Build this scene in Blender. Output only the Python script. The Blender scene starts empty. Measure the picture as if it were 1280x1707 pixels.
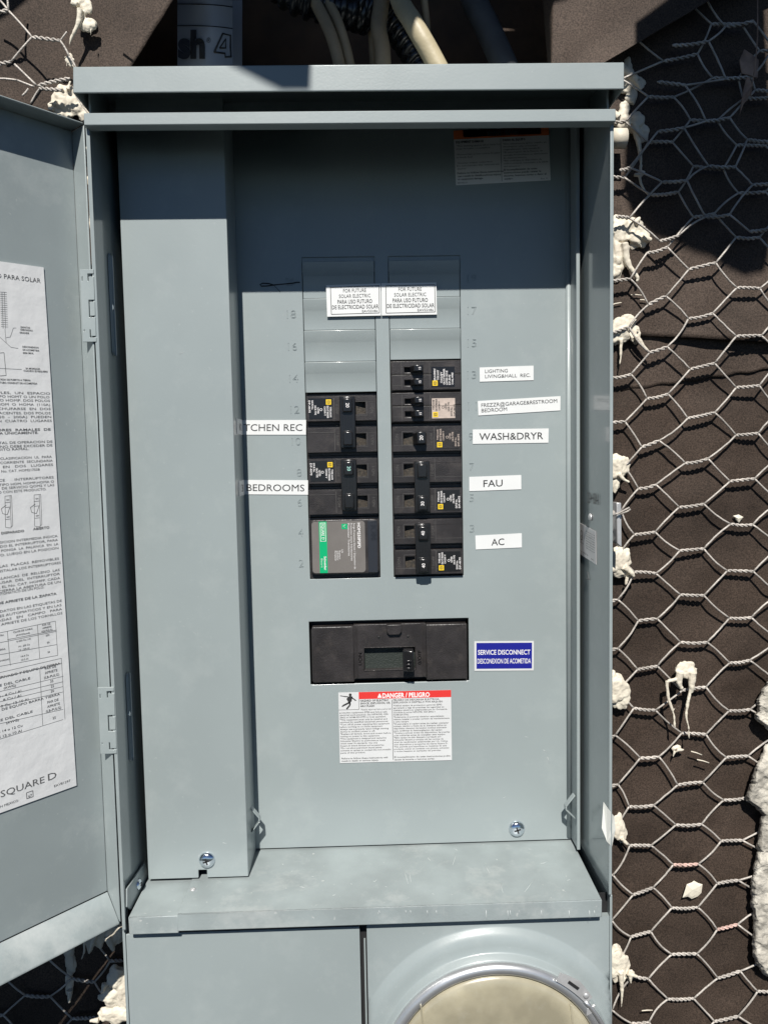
import bpy, bmesh, math, random
from mathutils import Vector, Matrix, noise
random.seed(7)
SC = bpy.context.scene
COL = SC.collection
PI = math.pi
V = Vector

# ------------------------------------------------------------------ camera
CAMP = V((0, -0.63404, 0)); F = 1280.0
pi_, ya_, ro_ = (math.radians(a) for a in (-4.14848677, -1.34259046, 1.09726865))
RC = Matrix.Rotation(ya_, 3, 'Z') @ Matrix.Rotation(pi_, 3, 'X') @ Matrix.Rotation(ro_, 3, 'Y')
cam = bpy.data.objects.new('camera', bpy.data.cameras.new('camera')); COL.objects.link(cam)
cx, cy, cz = RC.col[0], RC.col[1], RC.col[2]
m = Matrix((cx, cz, -cy)).transposed().to_4x4(); m.translation = CAMP
cam.matrix_world = m
cam.data.sensor_fit = 'VERTICAL'; cam.data.sensor_height = 24; cam.data.lens = 24 * F / 1707
cam.data.clip_start = 0.01; cam.data.clip_end = 500
SC.camera = cam

# ------------------------------------------------------------------ sky, sun, exposure
SUN = V((-0.08, -1.0, 1.04)).normalized()      # towards the sun
el = math.asin(SUN.z)
w = bpy.data.worlds.new("World"); SC.world = w; w.use_nodes = True
nt = w.node_tree; bg = nt.nodes['Background']
sk = nt.nodes.new('ShaderNodeTexSky'); sk.sky_type = 'NISHITA'; sk.sun_disc = False
sk.sun_elevation = el; sk.sun_rotation = math.atan2(SUN.x, SUN.y)
nt.links.new(sk.outputs[0], bg.inputs[0]); sk.altitude = 4500; sk.air_density = .75; sk.dust_density = 0.1; sk.ozone_density = 3
bg.inputs[1].default_value = 0.05
sun = bpy.data.objects.new('sun', bpy.data.lights.new('sun', 'SUN')); COL.objects.link(sun)
sun.data.energy = 5.0; sun.data.angle = math.radians(0.5); sun.data.color = (1, 0.965, 0.91)
sun.rotation_euler = SUN.to_track_quat('Z', 'Y').to_euler(); sun.location = SUN * 3
vs = SC.view_settings; vs.view_transform = 'Standard'; vs.look = 'None'; vs.exposure = 0.35; vs.gamma = 1

# ------------------------------------------------------------------ projection helpers (metres from the photograph's pixels)
def ray(px, py):
    return RC @ V(((px - 640) / F, 1.0, -(py - 853.5) / F))
def at(px, py, Y=0.0):
    r = ray(px, py); return CAMP + r * ((Y - CAMP.y) / r.y)
def on(px, py, p0, n):
    r = ray(px, py); return CAMP + r * ((p0 - CAMP).dot(n) / r.dot(n))

# ------------------------------------------------------------------ materials
def mat(name, col, rough=0.5, metal=0.0, coat=0.0, coat_r=0.1, bump=0.0, bscale=400, var=0.0, vscale=20, col2=None,
        trans=0.0, emit=None, dust=0.0, dscale=30, alpha=1.0, dcol=(.62, .64, .62, 1), rvar=0.0, spec=None):
    m = bpy.data.materials.new(name); m.use_nodes = True
    n = m.node_tree; b = n.nodes['Principled BSDF']
    c = (*col, 1)
    b.inputs['Base Color'].default_value = c
    b.inputs['Roughness'].default_value = rough; b.inputs['Metallic'].default_value = metal
    b.inputs['Coat Weight'].default_value = coat; b.inputs['Coat Roughness'].default_value = coat_r
    b.inputs['Transmission Weight'].default_value = trans
    b.inputs['Alpha'].default_value = alpha
    if spec is not None: b.inputs['Specular IOR Level'].default_value = spec
    tc = n.nodes.new('ShaderNodeNewGeometry')
    out = None
    if var or col2:
        nz = n.nodes.new('ShaderNodeTexNoise'); nz.inputs['Scale'].default_value = vscale; nz.inputs['Detail'].default_value = 8
        n.links.new(tc.outputs['Position'], nz.inputs['Vector'])
        rp = n.nodes.new('ShaderNodeValToRGB'); n.links.new(nz.outputs[0], rp.inputs[0])
        k = col2 if col2 else tuple(x * (1 - var) for x in col)
        rp.color_ramp.elements[0].color = (*k, 1); rp.color_ramp.elements[0].position = .36
        rp.color_ramp.elements[1].color = tuple(min(1, x * (1 + var)) for x in col) + (1,); rp.color_ramp.elements[1].position = .66
        out = rp.outputs[0]
    if dust:
        nz = n.nodes.new('ShaderNodeTexNoise'); nz.inputs['Scale'].default_value = dscale; nz.inputs['Detail'].default_value = 12
        nz.inputs['Roughness'].default_value = .72
        n.links.new(tc.outputs['Position'], nz.inputs['Vector'])
        rp = n.nodes.new('ShaderNodeMapRange'); rp.inputs[1].default_value = .52; rp.inputs[2].default_value = .78
        rp.inputs[4].default_value = dust
        n.links.new(nz.outputs[0], rp.inputs[0])
        nz2 = n.nodes.new('ShaderNodeTexNoise'); nz2.inputs['Scale'].default_value = dscale * 14; nz2.inputs['Detail'].default_value = 6
        n.links.new(tc.outputs['Position'], nz2.inputs['Vector'])
        mr2 = n.nodes.new('ShaderNodeMapRange'); mr2.inputs[1].default_value = .69; mr2.inputs[2].default_value = .74; mr2.inputs[4].default_value = dust
        n.links.new(nz2.outputs[0], mr2.inputs[0])
        mx2 = n.nodes.new('ShaderNodeMath'); mx2.operation = 'MAXIMUM'
        n.links.new(rp.outputs[0], mx2.inputs[0]); n.links.new(mr2.outputs[0], mx2.inputs[1])
        mx = n.nodes.new('ShaderNodeMix'); mx.data_type = 'RGBA'
        n.links.new(mx2.outputs[0], mx.inputs[0])
        if out: n.links.new(out, mx.inputs[6])
        else: mx.inputs[6].default_value = c
        mx.inputs[7].default_value = dcol
        out = mx.outputs[2]
    if out: n.links.new(out, b.inputs['Base Color'])
    if rvar:
        nz = n.nodes.new('ShaderNodeTexNoise'); nz.inputs['Scale'].default_value = 35; nz.inputs['Detail'].default_value = 8
        n.links.new(tc.outputs['Position'], nz.inputs['Vector'])
        mr = n.nodes.new('ShaderNodeMapRange'); mr.inputs[3].default_value = rough - rvar; mr.inputs[4].default_value = rough + rvar
        n.links.new(nz.outputs[0], mr.inputs[0]); n.links.new(mr.outputs[0], b.inputs['Roughness'])
    if bump:
        nz = n.nodes.new('ShaderNodeTexNoise'); nz.inputs['Scale'].default_value = bscale; nz.inputs['Detail'].default_value = 6
        n.links.new(tc.outputs['Position'], nz.inputs['Vector'])
        bp = n.nodes.new('ShaderNodeBump'); bp.inputs['Strength'].default_value = bump; bp.inputs['Distance'].default_value = .001
        n.links.new(nz.outputs[0], bp.inputs['Height']); n.links.new(bp.outputs[0], b.inputs['Normal'])
    return m

PG = (.266, .304, .306)
M = {}
M['paint'] = mat('grey_paint', PG, .36, coat=.25, coat_r=.12, bump=.05, bscale=700, var=.04, vscale=9, dust=.12, dscale=22, rvar=.05)
M['paint_door'] = mat('grey_paint_door', PG, .38, coat=.25, coat_r=.15, bump=.06, bscale=500, var=.05, vscale=14, dust=.20, dscale=24, rvar=.06)
M['paint_in'] = mat('grey_paint_glossy', PG, .24, coat=.45, coat_r=.05, bump=.02, bscale=300, var=.05, vscale=16, dust=.12, dscale=26)
M['paint_dusty'] = mat('grey_paint_dusty', PG, .5, coat=.1, coat_r=.3, bump=.12, bscale=500, var=.12, vscale=24, dust=.9, dscale=15, dcol=(.44, .46, .45, 1), rvar=.1)
M['black'] = mat('breaker_plastic', (.027, .024, .024), .36, bump=.25, bscale=1200, var=.25, vscale=60, dust=.18, dscale=80, dcol=(.2, .17, .15, 1))
M['black_gloss'] = mat('handle_plastic', (.012, .012, .013), .2, bump=.05, bscale=800)
M['void'] = mat('recess_shade', (.012, .012, .013), .7)  # near-black colour stands in for the shade inside recesses and gaps
M['slot'] = mat('arc_stained_slot', (.060, .047, .033), .6, bump=.4, bscale=900, col2=(.02, .018, .015), vscale=500)
M['white'] = mat('white_tape', (.66, .67, .665), .45, var=.02, vscale=40)
M['paper_label'] = mat('label_paper', (.57, .575, .575), .5, var=.03, vscale=30, bump=.2, bscale=60)
M['sheet_paper'] = mat('creased_sheet', (.68, .685, .685), .42, var=.03, vscale=30, bump=1.0, bscale=38)
M['sheet_paper'].node_tree.nodes['Bump'].inputs['Distance'].default_value = .0012
M['ink'] = mat('black_ink', (.03, .03, .03), .5)
M['ink_grey'] = mat('grey_ink', (.16, .16, .16), .6)
M['ink_mid'] = mat('worn_ink', (.10, .10, .10), .6)
M['red'] = mat('warning_red', (.62, .035, .03), .45)
M['orange'] = mat('warning_orange', (.75, .16, .03), .5)
M['blue'] = mat('sign_blue', (.010, .013, .22), .4)
M['yellow'] = mat('logo_yellow', (.75, .52, .02), .4)
M['white_ink'] = mat('white_ink', (.75, .73, .72), .5)
M['tan_ink'] = mat('tan_sticker', (.46, .38, .33), .5, var=.1, vscale=300)
M['green'] = mat('logo_green', (.0, .36, .14), .4)
M['spd'] = mat('surge_label_grey', (.15, .138, .128), .45, var=.05, vscale=80)
M['zinc'] = mat('zinc_plated', (.75, .80, .86), .13, metal=1, bump=.1, bscale=300)
M['galv'] = mat('galvanised_steel', (.55, .55, .55), .38, metal=.5, var=.15, vscale=60, bump=.1)
M['chrome'] = mat('polished_ring', (.58, .59, .60), .34, metal=.75, bump=.06, bscale=150, var=.08, vscale=40)
M['wire'] = mat('mesh_wire', (.43, .395, .355), .5, metal=.15, var=.22, vscale=90, bump=.5, bscale=900)
M['wire_red'] = mat('mesh_wire_red_paint', (.52, .36, .31), .6, var=.2, vscale=200)
M['btape'] = mat('dark_marker', (.01, .01, .012), .6)
M['cable'] = mat('cable_sheath', (.42, .36, .235), .5, var=.12, vscale=40, bump=.3, bscale=200)
M['cable_dull'] = mat('cable_sheath_dull', (.27, .21, .135), .6, var=.2, vscale=40, bump=.3, bscale=200)  # darker, browner copy of the sheath colour for the other cables
M['corr'] = mat('black_corrugated_plastic', (.015, .015, .016), .22)
M['pipe'] = mat('grey_conduit', (.07, .075, .08), .5, var=.3, vscale=30)
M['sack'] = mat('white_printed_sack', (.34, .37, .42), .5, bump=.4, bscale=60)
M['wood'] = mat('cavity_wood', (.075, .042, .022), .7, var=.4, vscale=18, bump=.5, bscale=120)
M['foam'] = mat('dried_plaster', (.62, .575, .47), .65, var=.08, vscale=60, bump=.35, bscale=260, col2=(.60, .54, .44))
M['stucco'] = mat('rough_stucco', (.46, .43, .37), .9, var=.4, vscale=70, bump=1.0, bscale=500)
M['rag'] = mat('torn_paper_rag', (.30, .20, .15), .8, var=.3, vscale=100, bump=.4, bscale=300)
M['tan'] = mat('tan_meter_cover', (.33, .30, .215), .28, coat=1.0, coat_r=.04, bump=.5, bscale=18, var=.24, vscale=26, dust=.12, dscale=60)
M['ground'] = mat('dry_ground', (.14, .115, .09), .95, var=.25, vscale=3, bump=.6, bscale=40)
M['scrap'] = mat('paper_scrap', (.70, .71, .66), .5)
# building paper: brown-black fibrous felt with fine grain
def felt(k=1.0, warm=1.0):
    m = mat('building_paper', (.066, .050, .041), .78, spec=.3)
    n = m.node_tree; b = n.nodes['Principled BSDF']
    g = n.nodes.new('ShaderNodeNewGeometry')
    a = n.nodes.new('ShaderNodeTexNoise'); a.inputs['Scale'].default_value = 900; a.inputs['Detail'].default_value = 3
    c = n.nodes.new('ShaderNodeTexNoise'); c.inputs['Scale'].default_value = 13; c.inputs['Detail'].default_value = 8
    for q in (a, c): n.links.new(g.outputs['Position'], q.inputs['Vector'])
    r1 = n.nodes.new('ShaderNodeValToRGB'); n.links.new(a.outputs[0], r1.inputs[0])
    r1.color_ramp.elements[0].position = .3; r1.color_ramp.elements[0].color = (.036 * k * warm, .027 * k, .021 * k / warm, 1)
    r1.color_ramp.elements[1].position = .72; r1.color_ramp.elements[1].color = (.118 * k * warm, .090 * k, .073 * k / warm, 1)
    r2 = n.nodes.new('ShaderNodeValToRGB'); n.links.new(c.outputs[0], r2.inputs[0])
    r2.color_ramp.elements[0].position = .3; r2.color_ramp.elements[0].color = (.50, .48, .46, 1)
    r2.color_ramp.elements[1].position = .7; r2.color_ramp.elements[1].color = (1.0, .98, .97, 1)
    mx = n.nodes.new('ShaderNodeMix'); mx.data_type = 'RGBA'; mx.blend_type = 'MULTIPLY'; mx.inputs[0].default_value = 1
    n.links.new(r1.outputs[0], mx.inputs[6]); n.links.new(r2.outputs[0], mx.inputs[7])
    n.links.new(mx.outputs[2], b.inputs['Base Color'])
    bp = n.nodes.new('ShaderNodeBump'); bp.inputs['Strength'].default_value = .5; bp.inputs['Distance'].default_value = .0006
    n.links.new(a.outputs[0], bp.inputs['Height'])
    d = n.nodes.new('ShaderNodeTexNoise'); d.noise_type = 'RIDGED_MULTIFRACTAL'; d.inputs['Scale'].default_value = 9; d.inputs['Detail'].default_value = 3; d.inputs['Distortion'].default_value = .8
    n.links.new(g.outputs['Position'], d.inputs['Vector'])
    b2 = n.nodes.new('ShaderNodeBump'); b2.inputs['Strength'].default_value = .8; b2.inputs['Distance'].default_value = .0035
    n.links.new(d.outputs[0], b2.inputs['Height']); n.links.new(bp.outputs[0], b2.inputs['Normal']); n.links.new(b2.outputs[0], b.inputs['Normal'])
    return m
M['felt'] = felt(1.0, 1.03); M['felt_dark'] = felt(.66, 1.08)

# ------------------------------------------------------------------ object helpers
WL = {}
def thing(name, label=None, cat=None, loc=(0, 0, 0), group=None, kind=None):
    o = bpy.data.objects.new(name, None); COL.objects.link(o)
    o.location = loc; o.empty_display_size = .02; WL[o.name] = V(loc)
    tag(o, label, cat, group, kind); return o
def tag(o, label=None, cat=None, group=None, kind=None):
    if label: o['label'] = label
    if cat: o['category'] = cat
    if group: o['group'] = group
    if kind: o['kind'] = kind
    return o
def copy_tree(o, shift=V((0, 0, 0)), parent=None, label=None):
    c = o.copy(); COL.objects.link(c); c.parent = parent
    if parent is None: c.location = o.location + shift
    WL[c.name] = WL[o.name] + shift
    if label: c['label'] = label
    for ch in o.children: copy_tree(ch, shift, c)
    return c

class MB:
    def __init__(s): s.v = []; s.f = []; s.m = []; s.sm = []; s.mi = 0; s.smooth = False
    def add(s, vs, fs, mi=None, smooth=None):
        o = len(s.v); s.v += [V(p) for p in vs]
        for f in fs:
            s.f.append(tuple(i + o for i in f)); s.m.append(s.mi if mi is None else mi); s.sm.append(s.smooth if smooth is None else smooth)
        return s
    def box(s, a, b, mi=None):
        (x0, y0, z0), (x1, y1, z1) = a, b
        vs = [(x, y, z) for x in (x0, x1) for y in (y0, y1) for z in (z0, z1)]
        return s.add(vs, [(0, 1, 3, 2), (4, 6, 7, 5), (0, 4, 5, 1), (2, 3, 7, 6), (0, 2, 6, 4), (1, 5, 7, 3)], mi)
    def prism(s, poly, d, mi=None):
        n = len(poly); d = V(d); vs = [V(p) for p in poly] + [V(p) + d for p in poly]
        fs = [tuple(range(n)), tuple(range(2 * n - 1, n - 1, -1))] + [(i, i + n, (i + 1) % n + n, (i + 1) % n) for i in range(n)]
        return s.add(vs, fs, mi)
    def tube(s, pts, r, seg=8, mi=None, caps=True):
        pts = [V(p) for p in pts]; n = len(pts); rr = r if isinstance(r, (list, tuple)) else [r] * n
        vs = []; up = None
        for i, p in enumerate(pts):
            t = (pts[min(i + 1, n - 1)] - pts[max(i - 1, 0)])
            if t.length < 1e-9: t = V((0, 0, 1))
            t.normalize()
            if up is None: up = V((0, 1, 0)) if abs(t.y) < .9 else V((1, 0, 0))
            a = t.cross(up).normalized(); up = a.cross(t).normalized()
            for k in range(seg):
                q = 2 * PI * k / seg; vs.append(p + (a * math.cos(q) + up * math.sin(q)) * rr[i])
        fs = [(i * seg + k, i * seg + (k + 1) % seg, (i + 1) * seg + (k + 1) % seg, (i + 1) * seg + k) for i in range(n - 1) for k in range(seg)]
        if caps: fs += [tuple(range(seg - 1, -1, -1)), tuple((n - 1) * seg + k for k in range(seg))]
        return s.add(vs, fs, mi, True)
    def lathe(s, c, prof, seg=48, mi=None, a0=0, smooth=True):   # axis towards the viewer (-Y); prof = [(radius, out)]
        c = V(c); vs = []; n = len(prof)
        for r, o in prof:
            for k in range(seg):
                q = 2 * PI * k / seg + a0; vs.append(c + V((r * math.cos(q), -o, r * math.sin(q))))
        fs = [(i * seg + k, i * seg + (k + 1) % seg, (i + 1) * seg + (k + 1) % seg, (i + 1) * seg + k) for i in range(n - 1) for k in range(seg)]
        if prof[-1][0] < 1e-4: pass
        else: fs.append(tuple((n - 1) * seg + k for k in range(seg)))
        return s.add(vs, fs, mi, smooth)
    def grid(s, fn, nu, nv, mi=None, smooth=True):
        vs = [fn(i / nu, j / nv) for j in range(nv + 1) for i in range(nu + 1)]
        fs = [(j * (nu + 1) + i, j * (nu + 1) + i + 1, (j + 1) * (nu + 1) + i + 1, (j + 1) * (nu + 1) + i) for j in range(nv) for i in range(nu)]
        return s.add(vs, fs, mi, smooth)
    def plate(s, xs, zs, solid, y0, y1, mi=None, T=None):   # grid plate with holes: solid(xm, zm) -> bool; y0 front, y1 back
        T = T or (lambda p: p)
        xs = sorted(set(round(x, 6) for x in xs)); zs = sorted(set(round(z, 6) for z in zs)); nx, nz = len(xs), len(zs)
        S = {(i, j): solid((xs[i] + xs[i + 1]) / 2, (zs[j] + zs[j + 1]) / 2) for i in range(nx - 1) for j in range(nz - 1)}
        vs = [T(V((xs[i], y, zs[j]))) for y in (y0, y1) for j in range(nz) for i in range(nx)]
        I = lambda i, j, k: k * nx * nz + j * nx + i
        fs = []
        for (i, j), q in S.items():
            if not q: continue
            fs.append((I(i, j, 0), I(i + 1, j, 0), I(i + 1, j + 1, 0), I(i, j + 1, 0)))
            fs.append((I(i, j, 1), I(i, j + 1, 1), I(i + 1, j + 1, 1), I(i + 1, j, 1)))
            if not S.get((i - 1, j)): fs.append((I(i, j, 0), I(i, j + 1, 0), I(i, j + 1, 1), I(i, j, 1)))
            if not S.get((i + 1, j)): fs.append((I(i + 1, j, 0), I(i + 1, j, 1), I(i + 1, j + 1, 1), I(i + 1, j + 1, 0)))
            if not S.get((i, j - 1)): fs.append((I(i, j, 0), I(i, j, 1), I(i + 1, j, 1), I(i + 1, j, 0)))
            if not S.get((i, j + 1)): fs.append((I(i, j + 1, 0), I(i + 1, j + 1, 0), I(i + 1, j + 1, 1), I(i, j + 1, 1)))
        return s.add(vs, fs, mi)
    def build(s, name, mats, parent=None, bevel=0.0, seg=2, recalc=True, solid=0.0):
        if not isinstance(mats, (list, tuple)): mats = [mats]
        used = set(i for f in s.f for i in f)
        P = [s.v[i] for i in used]
        lo = V((min(p.x for p in P), min(p.y for p in P), min(p.z for p in P))); hi = V((max(p.x for p in P), max(p.y for p in P), max(p.z for p in P)))
        c = V(((lo.x + hi.x) / 2, (lo.y + hi.y) / 2, lo.z))
        me = bpy.data.meshes.new(name); me.from_pydata([p - c for p in s.v], [], s.f)
        me.polygons.foreach_set('material_index', s.m); me.polygons.foreach_set('use_smooth', s.sm)
        for q in mats: me.materials.append(M[q] if isinstance(q, str) else q)
        bm = bmesh.new(); bm.from_mesh(me)
        loose = [v for v in bm.verts if not v.link_faces]; bmesh.ops.delete(bm, geom=loose, context='VERTS')
        if recalc: bmesh.ops.recalc_face_normals(bm, faces=bm.faces)
        bm.to_mesh(me); bm.free(); me.update()
        o = bpy.data.objects.new(name, me); COL.objects.link(o)
        WL[o.name] = c.copy()
        if parent: o.parent = parent; o.location = c - WL[parent.name]
        else: o.location = c
        if solid:
            q = o.modifiers.new('thickness', 'SOLIDIFY'); q.thickness = solid; q.offset = 0
        if bevel:
            b = o.modifiers.new('bevel', 'BEVEL'); b.width = bevel; b.segments = seg; b.limit_method = 'ANGLE'; b.angle_limit = .6
            b.harden_normals = False
            for p in me.polygons: p.use_smooth = True
            try: me.set_sharp_from_angle(angle=math.radians(50))
            except Exception: pass
        return o

# ------------------------------------------------------------------ lettering
_gc = {}
def glyphs(s, bold=0.0, res=2):
    k = (s, bold, res)
    if k not in _gc:
        cu = bpy.data.curves.new('t', 'FONT'); cu.body = s; cu.resolution_u = res; cu.offset = bold
        ob = bpy.data.objects.new('t', cu); me = bpy.data.meshes.new_from_object(ob)
        vs = [(v.co.x, v.co.y) for v in me.vertices]; fs = [tuple(p.vertices) for p in me.polygons]
        bpy.data.objects.remove(ob); bpy.data.meshes.remove(me); bpy.data.curves.remove(cu)
        _gc[k] = (vs, fs)
    return _gc[k]
_h = glyphs('H')[0]; CAP = max(v[1] for v in _h)
def put_text(mb, s, org, U, Vv, cap, width=None, mi=0, bold=0.0, res=2, align='l', ext=None):
    """org = baseline start; U, Vv unit vectors; cap height in m; width in m"""
    vs, fs = glyphs(s, bold, res)
    if not vs: return
    x0 = min(v[0] for v in vs); x1 = max(v[0] for v in vs)
    k = cap / CAP; kx = (width / (x1 - x0)) if width else k
    sh = {'l': 0, 'c': -(x1 - x0) * kx / 2, 'r': -(x1 - x0) * kx}[align]
    pts = [org + U * ((x - x0) * kx + sh) + Vv * (y * k) for x, y in vs]
    if ext is None: mb.add(pts, fs, mi)
    else:
        n = len(pts); cnt = {}
        for f in fs:
            for a, b in zip(f, f[1:] + f[:1]): cnt[(a, b)] = 1
        side = [(a, b, b + n, a + n) for (a, b) in cnt if (b, a) not in cnt]
        mb.add(pts + [p + ext for p in pts], [tuple(i + n for i in f) for f in fs] + side, mi)

def label(name, cor, items, mats, parent=None, base=0, thick=.00022, wrinkle=0.0, lab=None, curl=0):
    """cor: TL,TR,BR,BL world points. items in label fractions (x right, y down)."""
    TL, TR, BR, BL = [V(c) for c in cor]
    N = (TR - TL).cross(TL - BL).normalized()
    if N.dot(CAMP - TL) < 0: N = -N
    def P(x, y, h=0):
        return TL.lerp(TR, x).lerp(BL.lerp(BR, x), y) + N * (thick + h)
    mb = MB()
    if wrinkle:
        mb.grid(lambda u, v: P(u, v, wrinkle * (noise.noise(V((u * 4, v * 9, 3))) )), 24, 60, base)
        e = wrinkle * .6
    else:
        mb.prism([P(0, 0), P(1, 0), P(1, 1), P(0, 1)], -N * thick * .8, base); e = 0
    for it in items:
        k = it[0]
        if k == 'r':
            _, x0, y0, x1, y1, mi = it
            mb.add([P(x0, y0, .00005 + e), P(x1, y0, .00005 + e), P(x1, y1, .00005 + e), P(x0, y1, .00005 + e)], [(0, 1, 2, 3)], mi)
        elif k == 'l':
            _, x0, y0, x1, y1, wd, mi = it
            a, b = P(x0, y0, .0001 + e), P(x1, y1, .0001 + e); s_ = (b - a).cross(N).normalized() * wd / 2
            mb.add([a - s_, b - s_, b + s_, a + s_], [(0, 1, 2, 3)], mi)
        elif k == 'p':
            _, pts, mi = it
            mb.add([P(x, y, .0001 + e) for x, y in pts], [tuple(range(len(pts)))], mi)
        elif k == 'o':      # ring
            _, x, y, r, wd, mi = it
            c = P(x, y, .0001 + e); U = (P(1, y) - P(0, y)).normalized(); W = N.cross(U)
            n = 20; vs = [c + (U * math.cos(2 * PI * i / n) + W * math.sin(2 * PI * i / n)) * q for q in (r, r - wd) for i in range(n)]
            mb.add(vs, [(i, (i + 1) % n, n + (i + 1) % n, n + i) for i in range(n)], mi)
        elif k == 't':      # text: s, x, baseline y, cap fraction of height, width fraction or None, mi, opts
            _, s, x, y, ch, wf, mi = it[:7]; op = it[7] if len(it) > 7 else {}
            o = P(x, y, .00016 + e)
            rot = op.get('rot', 0)
            U = (P(x + .05, y) - P(x, y)).normalized(); W = (P(x, y - .05) - P(x, y)).normalized()
            L = (P(1, y) - P(0, y)).length; H = (P(x, 0) - P(x, 1)).length
            if rot == 90: U, W = W, -U; L, H = H, L
            if rot == -90: U, W = -W, U; L, H = H, L
            put_text(mb, s, o, U, W, ch * H, wf * L if wf else None, mi, op.get('b', 0), op.get('res', 1), op.get('al', 'l'))
    o = mb.build(name, mats, parent, recalc=False)
    if lab: o['label'] = lab
    return o
def pxc(pts, Y): return [at(x, y, Y) for x, y in pts]

# ================================================================== THE SETTING
WY = -.020      # face of the building paper
def fbm(p, sc, amp): return noise.fractal(V(p) * sc, .6, 2, 5) * amp
wall = thing('paper_covered_wall', 'framed wall wrapped in wrinkled brown black building paper around the grey cabinet', 'wall', (0, .02, -1.0))
def sheet(x0, x1, ztop, zbot, Y, amp=.0022, curl=None, nu=90, nv=70, mt='felt'):
    """ztop/zbot functions of x"""
    def fn(u, v):
        x = x0 + (x1 - x0) * u; a = ztop(x); b = zbot(x); z = a + (b - a) * v
        y = Y + .0008 + fbm((x, 7.7, z), 5, amp * 1.3) + fbm((x, 3.1, z), 22, amp * .45)
        y += .0014 * noise.noise(V((x * 26, Y * 900, z * 7))) + .0009 * noise.noise(V((x * 9 + z * 5, Y * 900, z * 34)))
        y += .0009 * (1 - min(1, 6 * abs(noise.noise(V((x * 8, 5.5, z * 8))))))
        if curl: y -= curl(x, z, v)
        return V((x, y, z))
    mb = MB(); mb.grid(fn, nu, nv)
    return mb.build('paper_sheet', mt, wall, recalc=False, solid=.0009)
l2 = lambda a, b: (lambda x: a.z + (b.z - a.z) * (x - a.x) / (b.x - a.x))
lapA = l2(at(1065, 561, WY), at(1280, 574, WY)); lapB = l2(at(1015, 655, WY), at(1280, 616, WY))
XR0 = .1795
sheet(XR0, .62, lambda x: lapB(x) + .03, lambda x: -.72, WY, nv=180, nu=120, mt='felt_dark')
sheet(XR0, .62, lambda x: lapA(x) + .03, lambda x: lapB(x) + .0008 * math.sin(x * 300), WY - .0022, amp=.0014, nv=24)
def curlA(x, z, v):
    a = max(0, math.sin(max(0, min(1, (x - .235) / .12)) * PI)) ** .7
    return (.0040 * a + .001) * max(0, (v - .86) / .14) ** 1.5
sheet(XR0, .62, lambda x: .62, lambda x: lapA(x), WY - .0045, amp=.0018, curl=curlA, nv=150)
sheet(-.62, -.188, lambda x: .62, lambda x: -.72, WY, nu=70, nv=110)
sheet(-.20, .20, lambda x: .80, lambda x: .555 + .004 * math.sin(x * 60), WY, nu=40, nv=30)
# torn flaps above the rain hood
def flap(px4, Y, fn_y, nu=40, nv=30):
    TL, TR, BR, BL = px4
    def fn(u, v):
        x = (TL[0] * (1 - u) + TR[0] * u) * (1 - v) + (BL[0] * (1 - u) + BR[0] * u) * v
        y = (TL[1] * (1 - u) + TR[1] * u) * (1 - v) + (BL[1] * (1 - u) + BR[1] * u) * v
        x += 2.5 * noise.noise(V((y * .03, u * 3, 1.3))) * (1 if u > .9 else 0)
        return at(x, y, Y + fn_y(u, v) + .002 * noise.noise(V((u * 3, v * 3, TL[0]))))
    mb = MB(); mb.grid(fn, nu, nv)
    return mb.build('torn_flap', 'felt', wall, recalc=False, solid=.0008)
flap([(-80, -320), (489, -320), (205, 135), (-80, 260)], -.030, lambda u, v: -.010 * u, nv=60)
flap([(880, -300), (1690, -300), (985, 118), (914, 120)], -.040, lambda u, v: .030 * max(0, (.06 - u) / .06) - .006 * u, nu=90, nv=60)
# cavity behind the opening
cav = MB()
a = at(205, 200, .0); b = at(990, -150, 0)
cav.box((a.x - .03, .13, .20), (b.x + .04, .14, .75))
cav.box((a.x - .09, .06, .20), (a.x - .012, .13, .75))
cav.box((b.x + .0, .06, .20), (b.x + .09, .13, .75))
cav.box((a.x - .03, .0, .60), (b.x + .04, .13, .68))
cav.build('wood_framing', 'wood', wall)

# ---- unseen paper flaps, added to cast the shade on the top corners and opening
def shade_flap(name, pts, z_att, slope, lab, ex=0):
    """pts: [(px,py,Y)] outline of the shade where it falls; cut from a sheet that leans out of the wall at z_att"""
    n = V((0, slope, 1)).normalized(); p0 = V((0, WY, z_att))
    out = []
    for x, y, Y in pts:
        s = at(x, y, Y); t = (p0 - s).dot(n) / SUN.dot(n); out.append(s + SUN * t)
    x0, x1 = out[0].x, out[-1].x
    out = [V((x0 - ex, WY, z_att))] + out + [V((x1 + ex, WY, z_att))]
    mb = MB(); mb.prism(out, V((0, 0, .001)))
    o = mb.build('torn_flap', 'felt', wall)  # added out of view to throw shade, cut to the shade's outline
    o['label'] = lab
    return o
shade_flap('r', [(1235, -60, WY), (1225, -10, WY), (1170, 48, WY), (1100, 86, WY), (1044, 124, WY), (1036, 330, WY), (1052, 372, WY), (1085, 408, WY), (1118, 418, WY), (1150, 434, WY), (1180, 440, WY), (1205, 456, WY), (1235, 476, WY),
              (1268, 470, WY), (1276, 440, WY), (1290, 300, WY)], .53, .25, 'unseen paper flap added to shade the wall right of the cabinet')
shade_flap('l', [(-200, 90, WY), (-40, 96, WY), (0, 92, WY), (36, 74, WY), (70, 46, WY), (95, 18, WY), (112, -10, WY), (120, -60, WY)], .53, .25, 'unseen paper flap added to shade the top left corner')
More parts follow.
